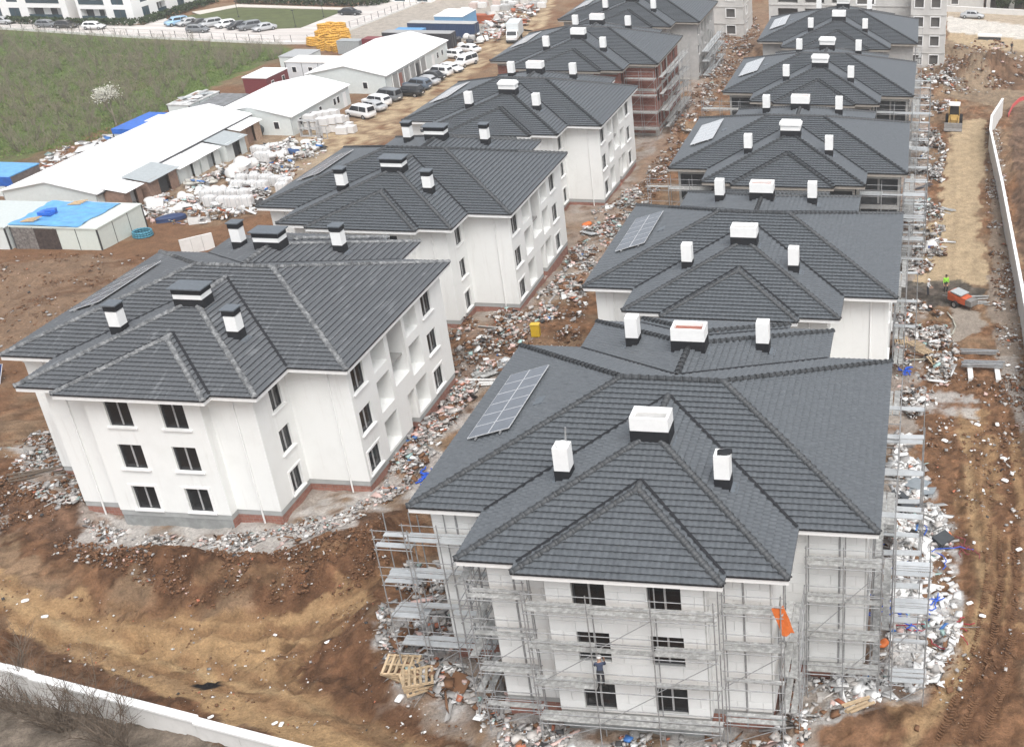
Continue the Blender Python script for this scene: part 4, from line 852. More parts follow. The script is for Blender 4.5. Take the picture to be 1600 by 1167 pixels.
tm = bpy.data.meshes.new('tarpaulin'); tb.to_mesh(tm); tb.free(); tm.materials.append(None); tp = put('tarpaulin',tm,BLUT,None,(cb.location.x-.5,cb.location.y,cb.location.z+2.5)); tag(tp,'light blue tarpaulin crumpled across the pale green cabin roof','tarpaulin')
tr = MB(); tr.box((0,0,0),(1.4,1.1,.3)).box((.3,.2,.2),(.9,.8,.2),.4); tag(tr.build('folded_tarp',BLUD,None,(cb.location.x-2.6,cb.location.y-.6,cb.location.z+2.95)),'folded dark blue tarp lying on the light blue tarpaulin','tarp')
for i,(dx,dy) in enumerate(((-1.6,-2.9),(-.2,2.2))):
    bb = MB()
    for k in range(4): bb.box((k*.1,.22*k,.05*k),(1.3,.18,.06),.2+.15*k)
    tag(bb.build('board_pile',WOOD,None,(cb.location.x+dx-1.5,cb.location.y+dy,cb.location.z+2.85)),'small pile of timber offcuts weighing down the light blue tarpaulin','boards','timber offcuts on the tarpaulin')
for i,(x,mm) in enumerate(((-3.3,flat('camouflage_net',(.17,.155,.145),.95,var=.6,scale=4)),(-.9,flat('dark_curtain',(.06,.045,.04),.95,var=.5,scale=4)))): pbox('cloth_panel',(x,-3.63,1.1),(2.4,.05,2.6),mm,cb)
cabin('pale cabin with a grey-green sheet roof against the blue-tarped cabin',-83.5,-77.6,47.7,55.,2.5,PNLW,flat('greygreen_roof',(.5,.54,.53),.5,var=.06))
ct = cabin('blue-tarped hut standing by the gable of the long white shed',-97.5,-89.8,64,69,2.4,flat('hut_wall',(.16,.13,.12),.9,var=.3),BLUT,posts=False); pbox('door',(2.6,-2.52,1.),(1.1,.06,2.),PNLW,ct); pbox('tarp_flap',(3.3,-2.6,2.),(1.9,.1,1.1),BLUD,ct,(.12,0,0))
c2 = cabin('white cabin roofed with deep blue tarpaulin near the blossoming tree',-91.6,-88.,85,93,2.5,PNLW,BLUD,posts=True); pbox('tarp_flap',(0,-4.03,2.25),(3.7,.1,.55),BLUD,c2); pbox('white_sheet',(1.2,1.2,2.66),(1.8,3.2,.05),WHITER,c2)
c3 = cabin('grey-edged cabin with a roof covered in torn sheeting',-92,-88.8,97.6,105.2,2.6,PNLW,flat('torn_sheet',(.5,.5,.49),.7,var=.5,scale=1.2)); cabin('low pale cabin with a dark felt roof next to the torn-sheet cabin',-88.,-84.,97.5,104.5,2.3,PNLW,flat('felt',(.18,.185,.19),.8,var=.4,scale=1.5))
for i in range(14): pbox('loose_sheet',(rnd.uniform(-1.4,1.4),rnd.uniform(-3.4,3.4),2.72+.05*i*.5),(rnd.uniform(.8,1.8),rnd.uniform(.4,1.2),.03),[WHITER,GRYS,RUST,FILM][i%4],c3,(rnd.uniform(-.1,.1),rnd.uniform(-.1,.1),rnd.uniform(0,3)))
cabin('burgundy cabin with a white roof and white-framed windows',-90.5,-86.7,114.4,120.8,2.6,flat('burgundy_panel',(.16,.03,.035),.6),WHITER,posts=False,wins=2)
cabin('light grey office cabin with dark panel joints',-88.6,-80.5,123.8,128.5,2.6,flat('office_panel',(.62,.64,.66),.5,var=.05),flat('cream_roof',(.66,.64,.61),.6),sidewin=3)
cabin('grey-roofed white cabin behind the office cabin',-91.6,-87.3,127.6,133.,2.7,PNLW,flat('grey_flat_roof',(.37,.38,.385),.7),posts=False)
def container(label, x0, x1, y0, y1, h, m_, top=None, z=None):
    z = gz((x0+x1)/2,(y0+y1)/2) if z is None else z; r_ = empty('shipping_container',((x0+x1)/2,(y0+y1)/2,z),0,label,'container'); w_,l = x1-x0,y1-y0
    b = MB(); b.b2((-w_/2+.06,-l/2+.06,-.2),(w_/2-.06,l/2-.06,h-.05)); n = int(w_/.3)
    for i in range(n): b.box((-w_/2+.15+(w_-.3)*i/(n-1),-l/2+.045,h/2),(.14,.06,h-.2)); b.box((-w_/2+.15+(w_-.3)*i/(n-1),l/2-.045,h/2),(.14,.06,h-.2))
    n = max(2,int(l/.3))
    for i in range(n): b.box((w_/2-.045,-l/2+.15+(l-.3)*i/(n-1),h/2),(.06,.14,h-.2))
    b.build('body',m_,r_)
    for sx in (-1,1):
        for sy in (-1,1): pbox('corner_post',(sx*(w_/2-.06),sy*(l/2-.06),h/2),(.14,.14,h),m_,r_)
    pbox('roof',(0,0,h),(w_,l,.06),top or m_,r_)
    for s in (-.5,.5): ptube('door_bar',(w_/2+.02,s,.1),(w_/2+.02,s,h-.1),.025,STEEL,r_)
    return r_
NAVY = flat('navy_paint',(.03,.055,.12),.5,var=.15); CHAR = flat('charcoal_paint',(.05,.05,.055),.5,var=.15); REDP = flat('dull_red_paint',(.20,.04,.045),.6,var=.15)
container('navy blue shipping container beside the delivery truck lane',-81.5,-69.,154.8,157.3,2.6,NAVY,flat('pale_container_top',(.42,.42,.41),.7))
container('charcoal shipping container with a white bag on its roof',-82.4,-70.,146.,148.5,2.6,CHAR,flat('grey_container_top',(.33,.33,.33),.7))
container('dull red shipping container buried in sacks behind the porch shed',-83.6,-71.2,140.6,143,2.6,REDP)
container('small grey container beside the yellow pipe coils',-88.4,-84.4,141,143.2,2.2,flat('grey_paint',(.34,.36,.365),.6))
container('light blue topped container next to the navy one',-82,-77,150,152.4,2.3,flat('skyblue',(.10,.30,.55),.5))
cabin('white-roofed canopy cabin with light blue gable behind the navy container',-78,-72.6,159.,166.,3.1,flat('skyblue_wall',(.16,.33,.52),.6),WHITER,posts=False)
# yellow coils
YEL = flat('yellow_pipe',(.62,.34,.05),.5,var=.15)
def coil(label, c, r_, tube, m_, grp, turns=3, rx=0, name='pipe_coil'):
    b = MB(); n = 18
    for k in range(turns):
        rr = r_-.02*k; pts = [(rr*math.cos(2*PI*i/n),rr*math.sin(2*PI*i/n),tube+k*tube*1.8) for i in range(n+1)]; b.path(pts,tube,6)
    return tag(b.build(name,m_,None,c,(rx,0,rnd.uniform(0,3)),smooth=True),label,'pipe coil',grp)
for i,(u,v,h) in enumerate([(490,72,0),(502,70,0),(514,68,0),(526,69,0),(538,70,0),(508,78,0),(520,79,0),(532,80,0),(506,68,1.1),(517,66,1.1),(528,66,1.1),(539,66,1.1),(512,75,1.1),(523,76,1.1),(511,64,2.1),(522,63,2.1),(534,63,2.1)]):
    q = G(u,v); coil(['yellow corrugated pipe coil on the ground in the heap behind the office cabin','yellow corrugated pipe coil in the middle tier of the heap','yellow corrugated pipe coil on top of the heap'][round(h)],(q.x,q.y,q.z+h*.8),1.15,.2,YEL,'heap of yellow pipe coils',4,rnd.uniform(-.3,.3))
q = G(224,369); coil('blue-green hose coil lying on soil beside the pale green cabin',(q.x,q.y,q.z+.02),.9,.11,flat('teal_hose',(.06,.22,.30),.5),None,3)
# wrapped pallets of blocks
def pallet(parent, l=1.2, w_=1., z=0., m_=None):
    m_ = m_ or WOOD
    for i in range(6): pbox('deck_board',(-l/2+.07+i*(l-.14)/5,0,z+.13),(.12,w_,.022),m_,parent)
    for y in (-w_/2+.05,0,w_/2-.05): pbox('bearer',(0,y,z+.06),(l,.09,.1),m_,parent)
WRAP = flat('white_wrap',(.64,.63,.62),.45,var=.06,scale=2,bump=.35,bscale=5); SACK = flat('white_sack',(.62,.61,.59),.8,var=.1,scale=3,bump=.4,bscale=6)
PB = bevelled((1.25,1.1,1.15),.09,2)
def lumpy(d, seed, amp=.1):
    bm = bmesh.new(); bmesh.ops.create_icosphere(bm,subdivisions=3,radius=.5); r_ = random.Random(seed)
    ph = [r_.uniform(0,6) for _ in range(6)]
    for v in bm.verts:
        c = v.co; k = max(abs(c.x),abs(c.y),abs(c.z)); s = .62+.38*(.36/k if k else 1); s *= 1+amp*math.sin(7*c.x+ph[0])*math.sin(6*c.y+ph[1])+amp*math.sin(9*c.z+ph[2])*.6; v.co = Vector((c.x*d[0],c.y*d[1],max(c.z,-.36)*d[2]))*s*1.15
    me = bpy.data.meshes.new('bag'); bm.to_mesh(me); bm.free(); me.materials.append(None); me.polygons.foreach_set('use_smooth',[True]*len(me.polygons)); return me
BAGS = [lumpy((1.1,1.,.95),i,.12) for i in range(4)]
def wrapped(u, v, lab, grp, rz=None, k=0):
    q = G(u,v); r_ = empty('block_pallet',(q.x,q.y,q.z+k*1.3),rnd.uniform(-.2,.2) if rz is None else rz,lab,'pallet',grp); put('wrapped_blocks',PB,WRAP,r_,(0,0,.15+.575)); 
    for y in (-.4,.4): pbox('bearer',(0,y,.06),(1.2,.1,.12),WOOD,r_)
    for x in (-.3,.3): pbox('strap',(x,0,.73),(.03,1.13,1.18),GRYS,r_)
for u,v in [(331,324),(352,325),(370,325),(388,324),(325,315),(345,314),(365,314),(385,313),(376,300),(395,300),(412,300),(380,290),(400,289),(418,290),(434,292),(443,303),(447,296)]: wrapped(u,v,'white-wrapped block pallet in the rows beside the clean-tiled white house','wrapped block pallets in rows')
for u,v in [(404,244),(414,246),(409,254),(420,254)]: wrapped(u,v,'white-wrapped block pallet near the plywood-walled store','wrapped block pallets by the store')
for i,(u,v) in enumerate([(384,268),(374,272),(392,264),(366,278),(380,262)]): 
    q = G(u,v); tag(put('foam_bale',BAGS[i%4],SACK,None,(q.x,q.y,q.z+.5),(0,0,rnd.uniform(0,3)),(1.9,1.6,1.7)),'large white foam bale in the heap between the lean-to stores and the pallets','foam bale','large foam bales')
for i in range(46):
    u,v = [(240,322),(255,330),(275,318),(290,312),(300,322),(310,308),(318,300),(250,312),(265,335),(285,330),(335,300),(350,296),(345,308),(425,236),(440,230),(450,226),(462,228),(474,230),(432,246),(445,240),(458,238),(470,242),(484,236),(480,228),(492,234)][i%25]
    q = G(u+rnd.uniform(-6,6),v+rnd.uniform(-4,4)); s = rnd.uniform(.6,1.15); tag(put('white_sack',BAGS[i%4],SACK,None,(q.x,q.y,q.z+.28*s),(rnd.uniform(-.2,.2),0,rnd.uniform(0,6)),(s,s,s*.8)),'white bulk sack strewn among the pallets between the stores and the tiled roofs','sack','white bulk sacks strewn in the yard')
q = G(352,290); tag(put('car_body_shell',bevelled((3.6,1.5,.7),.3,3),flat('dirty_white',(.45,.44,.40),.6),None,(q.x-3,q.y,q.z+.35),(0,.1,.7)),'dirty white boat-shaped shell lying among black sheets','shell')
for u,v,c,l_ in ((460,240,(.03,.07,.17),'navy blue sheet roll beyond the white sacks'),(268,345,(.03,.05,.12),'dark blue crumpled sheet below the white sacks'),(352,275,(.03,.033,.036),'black folded sheet in the foam heap'),(410,235,(.03,.033,.036),'black tarpaulin lump near the plywood-walled store')):
    q = G(u,v); tag(put('sheet_bundle',BAGS[1],flat('bundle_'+l_[:9],c,.6,bump=.4,bscale=3),None,(q.x,q.y,q.z+.25),(0,0,rnd.uniform(0,3)),(2.6,1.2,.8)),l_,'bundle')
q = G(398,212); tag(put('tarp_heap',BAGS[2],flat('dark_tarp',(.05,.06,.06),.6,bump=.4,bscale=3),None,(q.x,q.y,q.z+.7),(0,0,.5),(2.6,2.,2.2)),'dark green tarpaulin heap against the plywood-walled store','tarp')
for i in range(3):
    q = G(394,203); pl_ = empty('timber_pallet',(q.x+.2,q.y+.3,q.z+1.9+i*.3),.3,'timber pallet stacked on the dark tarpaulin heap','pallet','pallets on the tarpaulin heap'); pallet(pl_,1.6,1.2)
q = G(340,334); tag(put('foam_block',UB,WHITE,None,(q.x-7.2,q.y+.4,q.z+.6),(0,.1,.5),(1.6,1.2,1.2)),'single large white foam block near the blue hose coil','foam block')
# stacked window frames
def frame_rack(label, u, v, w_, h, n, rz):
    q = G(u,v); r_ = empty('window_frame_stack',tuple(q),rz,label,'window frames','window frames stored by the shed')
    for i in range(n):
        for sx in (0,1):
            x0 = sx*w_
            for c,d in (((x0+.05,i*.16,h/2),(.09,.08,h)),((x0+w_-.05,i*.16,h/2),(.09,.08,h)),((x0+w_/2,i*.16,.05),(w_-.2,.08,.09)),((x0+w_/2,i*.16,h-.05),(w_-.2,.08,.09)),((x0+w_/2,i*.16,h/2),(w_-.2,.08,.07))): pbox('frame_bar',c,d,FILM,r_)
frame_rack('tall stack of pale window frames leaning together by the windowed shed',470,214,1.3,2.2,4,.05); frame_rack('single pale window frame stood in front of the frame stacks',496,217,.75,1.7,1,.0)
for u,v,z in [(508,208,0),(520,206,0),(532,204,0),(543,203,0),(508,208,1),(520,206,1),(532,204,1),(500,199,0),(512,197,0),(524,195,0),(536,193,0),(500,199,1),(512,197,1),(524,195,1),(488,203,0),(488,203,1),(536,210,0),(548,208,0)]:
    q = G(u,v); r_ = empty('window_crate',(q.x,q.y,q.z+z*1.05),rnd.uniform(-.1,.1),['film-wrapped crate of window units standing on the ground beside the frame stacks','film-wrapped crate of window units stacked upon another crate'][z],'crate','film-wrapped window crates'); put('wrapped_body',UB,WRAP,r_,(0,0,.55),(0,0,0),(1.5,1.1,.9)); pbox('runner',(0,-.4,.05),(1.5,.1,.1),WOOD,r_); pbox('runner',(0,.4,.05),(1.5,.1,.1),WOOD,r_)
for u,v,k in [(700,75,0),(708,72,1),(716,66,2),(730,62,0),(738,64,1),(744,60,2),(752,66,3),(722,76,3),(735,70,2),(690,82,1)]:
    q = G(u,v); tag(put('bulk_bag',BAGS[k],[SACK,GREYPL,CHAR,SACK][k],None,(q.x,q.y,q.z+.45),(0,0,k),(1.25,1.25,1.15)),'bulk material bag in the cluster beyond the white cars','bulk bag','bulk bags beyond the cars')
for i in range(34):
    u,v = rnd.uniform(700,850),0; v = rnd.uniform(2,18)+(0 if u>740 else 14); q = G(u,v)
    if q.x > -64.5: q.x -= 7
    q.z = gz(q.x,q.y); tag(put('block_stack',PB,[WRAP,SACK,flat('pinkish_blocks',(.55,.45,.41),.8,var=.15),GREYPL][i%4],None,(q.x,q.y,q.z+.5),(0,0,rnd.uniform(-.3,.3)),(1.4,1.3,.95)),'wrapped block stack in the far storage rows beside the lane','block stack','far storage stacks')
q = G(758,36); container('rusty orange skip near the delivery truck',q.x-2,q.x+2,q.y-1,q.y+1,1.5,flat('rust_orange',(.38,.10,.04),.7,var=.2))
# ------------------------------------------------------------------ cars
def loft(b, stations, mi=0):
    rings = []
    for x,prof in stations: rings.append([(x,y,z) for y,z in prof])
    n = len(rings[0]); vs = [q for r_ in rings for q in r_]; fs = []
    for i in range(len(rings)-1):
        for j in range(n): fs.append((i*n+j,i*n+(j+1)%n,(i+1)*n+(j+1)%n,(i+1)*n+j))
    fs += [tuple(range(n))[::-1], tuple((len(rings)-1)*n+j for j in range(n))]; b.add(vs,fs,mi)
def body_prof(hw, zb, zt): return [(-hw*.9,zb),(-hw,zb+.18),(-hw,zt-.14),(-hw*.93,zt),(hw*.93,zt),(hw,zt-.14),(hw,zb+.18),(hw*.9,zb)]
def cab_prof(hw, zb, zt, tw): return [(-hw,zb),(-hw*.97,zb+.1),(-tw,zt-.08),(-tw*.9,zt),(tw*.9,zt),(tw,zt-.08),(hw*.97,zb+.1),(hw,zb)]
SP = {'hatch':dict(L=4.15,hw=.88,zt=.9,hood=.86,top=1.48,c=(1.15,.45,-1.55,-2.0)),'sedan':dict(L=4.6,hw=.89,zt=.9,hood=.85,top=1.45,c=(1.2,.45,-1.1,-1.75)),'suv':dict(L=4.5,hw=.92,zt=1.05,hood=1.02,top=1.68,c=(1.2,.6,-1.85,-2.2)),'van':dict(L=4.5,hw=.92,zt=1.05,hood=1.05,top=1.85,c=(1.45,.75,-2.1,-2.22)),'pickup':dict(L=5.2,hw=.92,zt=1.08,hood=1.05,top=1.78,c=(1.3,.7,-.7,-.95))}
WHEEL = MB().tube((0,-.11,0),(0,.11,0),.33,14).mesh('tyre'); RIMM = MB().tube((0,-.115,0),(0,.115,0),.2,10).mesh('rim')
CM = {}
def car_meshes(k):
    if k in CM: return CM[k]
    s = SP[k]; L_,hw,zt,hd,tp = s['L'],s['hw'],s['zt'],s['hood'],s['top']; h = L_/2; a,b_,c,d = s['c']; B = MB()
    loft(B,[(-h,body_prof(hw*.86,.42,zt-.12)),(-h+.12,body_prof(hw*.96,.3,zt)),(-h*.45,body_prof(hw,.24,zt)),(a-.05,body_prof(hw,.24,zt)),(h-.35,body_prof(hw*.96,.26,hd-.08)),(h-.06,body_prof(hw*.86,.3,hd-.2)),(h,body_prof(hw*.78,.38,hd-.32))])
    C = MB(); z0 = zt-.03; loft(C,[(d,cab_prof(hw*.9,z0,z0+.05,hw*.85)),(c,cab_prof(hw*.93,z0,tp-.03,hw*.74)),((b_+c)/2,cab_prof(hw*.95,z0,tp,hw*.77)),(b_,cab_prof(hw*.95,z0,tp-.04,hw*.76)),(a,cab_prof(hw*.93,z0,z0+.05,hw*.88))])
    def off(p0,p1,p2,p3,mi=0):
        q = [Vector(v) for v in (p0,p1,p2,p3)]; n = (q[1]-q[0]).cross(q[3]-q[0]).normalized(); cc = sum(q,Vector())/4
        if n.dot(cc-Vector((0,0,.6))) < 0: n = -n
        return [v*.9+cc*.1+n*.02 for v in q]
    ws = MB(); ws.add(off((a,-hw*.84,z0+.06),(a,hw*.84,z0+.06),(b_,hw*.72,tp-.1),(b_,-hw*.72,tp-.1)),[(0,1,2,3)])
    rw = MB(); rw.add(off((d,-hw*.8,z0+.08),(d,hw*.8,z0+.08),(c,hw*.7,tp-.1),(c,-hw*.7,tp-.1)),[(0,1,2,3)])
    sw = []
    for sg in (-1,1):
        m_ = MB(); mid = (b_+c)/2
        for x0,x1,x2,x3 in ((a-.25,mid+.05,mid+.05,b_-.05),(mid-.03,c+.08 if k!='pickup' else c+.05,c+.15,mid-.03)): m_.add([Vector(v)+Vector((0,sg*.035,0)) for v in ((x0,sg*hw*.93,z0+.1),(x1,sg*hw*.93,z0+.1),(x2,sg*hw*.775,tp-.12),(x3,sg*hw*.775,tp-.12))],[(0,1,2,3)])
        sw.append(m_.mesh('side_window'))
    CM[k] = (B.mesh('body',True),C.mesh('cabin',False),ws.mesh('windscreen'),rw.mesh('rear_window'),sw,s); return CM[k]
LAMP = flat('headlamp',(.6,.62,.64),.15); TAIL = flat('tail_lamp',(.35,.01,.01),.3)
def car(u, v, k, m_, hd, label, grp, loc=None, name='parked_car'):
    q = loc or G(u,v); B,C,ws,rw,sw,s = car_meshes(k); r_ = empty(name,tuple(q),hd,label,'car',grp); h = s['L']/2; hw = s['hw']
    put('body',B,m_,r_); put('cabin',C,m_,r_); put('windscreen',ws,CARGL,r_); put('rear_window',rw,CARGL,r_)
    for w_ in sw: put('side_window',w_,CARGL,r_)
    for x in (h*.63,-h*.6):
        for y in (-hw+.09,hw-.09):
            w_ = put('wheel',WHEEL,TYRE,r_,(x,y,.33)); put('rim',RIMM,RIM,w_)
    for y in (-hw*.62,hw*.62): pbox('headlight',(h-.06,y,s['hood']-.27),(.1,.3,.13),LAMP,r_); pbox('taillight',(-h+.05,y*1.1,s['zt']-.22),(.08,.22,.18),TAIL,r_)
    if k == 'pickup': pbox('load_bed',(-1.75,0,1.06),(1.4,1.5,.06),DKT,r_)
    pbox('number_plate',(-h-.0,0,.62),(.02,.5,.12),WHITE,r_); pbox('bumper',(h-.02,0,.42),(.1,hw*1.5,.16),DKT,r_)
    return r_
def paintc(n,c): return flat('carpaint_'+n,c,.28,var=.02,coat=.5)
CW,CS,CG,CB,CBL,CLB = paintc('white',(.75,.75,.75)),paintc('silver',(.42,.43,.44)),paintc('grey',(.16,.17,.18)),paintc('black',(.018,.019,.021)),paintc('slate',(.10,.13,.17)),paintc('sky',(.28,.45,.60))
zz5 = lambda x,y: (460+x/4.444,60+y/4.444)
GRP = 'cars parked beside the site sheds'
for (x,y),k,m_,hd,lab in [((465,548),'van',CW,2.75,'white compact van with a rear wiper beside the crates of window units'),((545,500),'sedan',CS,2.75,'silver saloon squeezed between the compact van and a white crossover'),((575,468),'suv',CW,2.8,'white crossover next to the black people carrier'),((650,432),'van',CG,2.85,'black people carrier near the porch shed corner'),((800,400),'suv',CB,3.05,'black off-road car parked broadside at the porch shed corner'),((858,352),'suv',CBL,2.9,'slate blue crossover behind the black off-road car'),((915,322),'sedan',CS,2.95,'silver saloon parked between the slate crossover and a black saloon'),((955,290),'sedan',CB,2.95,'black saloon parked next to the small white off-roader'),
  ((1005,262),'suv',CW,2.95,'small white off-roader with dark side windows near the shed porch'),((1085,232),'sedan',CW,-.35,'white saloon with its nose to the lane beside the white panel van'),((1195,190),'van',CW,-1.9,'white panel van facing down the sandy lane'),((1100,138),'hatch',CW,2.9,'white hatchback behind the panel van'),((1210,98),'sedan',CW,2.8,'white saloon nearest the bulk bags')]: car(*zz5(x,y),k,m_,hd,lab,GRP)
zz2 = lambda x,y: (250+x*.21875,y*.21875)
zP = -5.94
def onz(u,v,z=zP): q = at_z(u,v,z); return Vector((q.x,q.y,z))
for (x,y),k,m_,lab in [((125,182),'suv',CLB,'sky blue crossover at the hedge end of the paved car park row'),((208,183),'sedan',CS,'silver saloon next to the sky blue crossover'),((285,190),'sedan',CB,'black saloon between two silver cars in the paved car park'),((366,195),'suv',CS,'silver crossover beside the white hatchback in the paved car park'),((472,198),'hatch',CW,'white hatchback in the paved car park row'),((562,206),'sedan',CB,'black saloon beside the white hatchback in the paved car park'),((645,213),'suv',CG,'grey crossover between the black saloon and the end saloon'),((748,220),'sedan',CS,'silver saloon at the lawn corner end of the car park row')]: car(0,0,k,m_,-2.2,lab,'cars in the paved car park',loc=onz(*zz2(x,y)))
car(0,0,'sedan',CB,.0,'black saloon parked alone at the far lawn corner',None,loc=onz(*zz2(1360,108)))
for u,v,m_,lab in [(75,43,CG,'dark green-grey car behind the orchard fence'),(105,44,CB,'black hatchback behind the orchard fence'),(148,46,CW,'white car behind the orchard fence'),(310,51,CG,'grey car half hidden at the car park fence'),(5,38,CS,'silver car by the hedge lane')]: car(0,0,'hatch',m_,.1,lab,None,loc=onz(u,v))
car(1519,29,'sedan',CS,-.15,'silver saloon parked on the pale road beyond the concrete block',None)
# delivery truck
q = G(804,64); tk = empty('delivery_truck',tuple(q),-1.42,'white box delivery truck driving down the sandy lane','truck')
pbox('cargo_box',(-1.6,0,2.),(4.6,2.2,2.3),flat('box_panel',(.60,.64,.65),.5,var=.04),tk); cbm = MB(); loft(cbm,[(.8,body_prof(1.,.5,2.1)),(1.7,body_prof(1.,.5,2.05)),(2.2,body_prof(.98,.5,1.35)),(2.75,body_prof(.9,.5,1.1))]); cbm.build('cab',CW,tk)
ws = MB(); ws.add([(1.78,-.8,1.98),(1.78,.8,1.98),(2.26,.85,1.35),(2.26,-.85,1.35)],[(0,1,2,3)]); ws.build('windscreen',CARGL,tk); pbox('chassis',(-.6,0,.55),(6,.9,.25),DKT,tk); pbox('bumper',(2.75,0,.5),(.12,1.9,.3),DKT,tk)
for sy in (-1,1): pbox('side_window',(1.35,sy*1.0,1.6),(.6,.03,.5),CARGL,tk); pbox('headlight',(2.74,sy*.7,.85),(.06,.3,.18),LAMP,tk)
for x in (1.9,-2.3):
    for y in (-.9,.9): w_ = put('wheel',WHEEL,TYRE,tk,(x,y,.38),(0,0,0),(1.15,1.2,1.15)); put('rim',RIMM,RIM,w_)
# backhoe loader
q = G(1490,196); bh = empty('backhoe_loader',tuple(q),-1.62,'dusty yellow backhoe loader standing on the sandy track','loader'); YB = flat('machine_yellow',(.36,.23,.07),.6,var=.25); STL = flat('worn_steel',(.20,.19,.18),.6,var=.25)
bd = MB(); loft(bd,[(-1.3,body_prof(.55,.7,1.5)),(.2,body_prof(.6,.65,1.55)),(1.6,body_prof(.45,.75,1.4)),(1.9,body_prof(.4,.85,1.25))]); bd.build('body',YB,bh)
cb_ = MB(); loft(cb_,[(-1.2,[(-.72,1.3),(.72,1.3),(.62,2.75),(-.62,2.75)]),(.35,[(-.72,1.3),(.72,1.3),(.62,2.75),(-.62,2.75)])]); cb_.build('cab',CARGL,bh); pbox('cab_roof',(-.42,0,2.8),(1.8,1.45,.12),WHITE,bh)
for sx in (-1.2,.35):
    for sy in (-.7,.7): ptube('cab_pillar',(sx,sy,1.3),(sx,sy*.88,2.75),.05,YB,bh)
for x,r_,y in ((-.9,2.0,.95),(1.5,1.25,.85)):
    for s in (-1,1): w_ = put('wheel',WHEEL,TYRE,bh,(x,s*y,.33*r_),(0,0,0),(r_,1.9,r_)); put('rim',RIMM,YB,w_)
bk = MB(); bk.prism([(2.5,.1),(3.3,.05),(3.35,.15),(2.75,.35),(2.6,.95),(2.45,1.)],-1.2,1.2); bk.build('front_bucket',STL,bh)
for s in (-1,1): bb = MB(); bb.tube((.5,s*.62,1.35),(2.,s*.62,1.1),.1); bb.tube((2.,s*.62,1.1),(2.6,s*.62,.5),.09); bb.build('loader_arm',YB,bh)
bo = MB(); bo.tube((-1.5,.1,1.1),(-2.1,.1,2.9),.16); bo.tube((-2.1,.1,2.9),(-2.9,.1,1.8),.13); bo.build('backhoe_boom',YB,bh); bq = MB(); bq.prism([(-3.2,1.2),(-2.7,1.3),(-2.7,1.8),(-2.9,1.85)],-.2,.4); bq.build('rear_bucket',STL,bh)
# orange compressor with hose
q = G(1500,478); cp = empty('screed_pump',tuple(q),-.7,'orange towed screed pump with a pale lid standing on wet concrete','pump'); ORG = flat('machine_orange',(.48,.10,.04),.5,var=.15)
pb = MB(); loft(pb,[(-1.,[(-.55,.5),(.55,.5),(.6,1.25),(-.6,1.25)]),(.9,[(-.55,.5),(.55,.5),(.5,1.05),(-.5,1.05)])]); pb.build('housing',ORG,cp); pbox('lid',(-.15,0,1.3),(1.2,1.15,.09),GRYS,cp,(0,.08,0)); pbox('hopper',(1.2,0,.75),(.7,1.,.5),STL,cp); ptube('tow_bar',(-1,0,.5),(-2.,0,.4),.05,STL,cp)
for s in (-1,1): w_ = put('wheel',WHEEL,TYRE,cp,(-.1,s*.68,.33)); put('rim',RIMM,RIM,w_)
hp = [G(*p_) for p_ in ((1480,490),(1488,500),(1493,512),(1488,524),(1472,533),(1466,545),(1462,560),(1450,563),(1425,564),(1405,572))]; hb = MB(); hb.path([p_+Vector((0,0,.12)) for p_ in hp],.07,6); tag(hb.build('delivery_hose',flat('pale_hose',(.40,.39,.33),.6),None,smooth=True),'pale rubber hose snaking from the orange pump across the debris','hose')
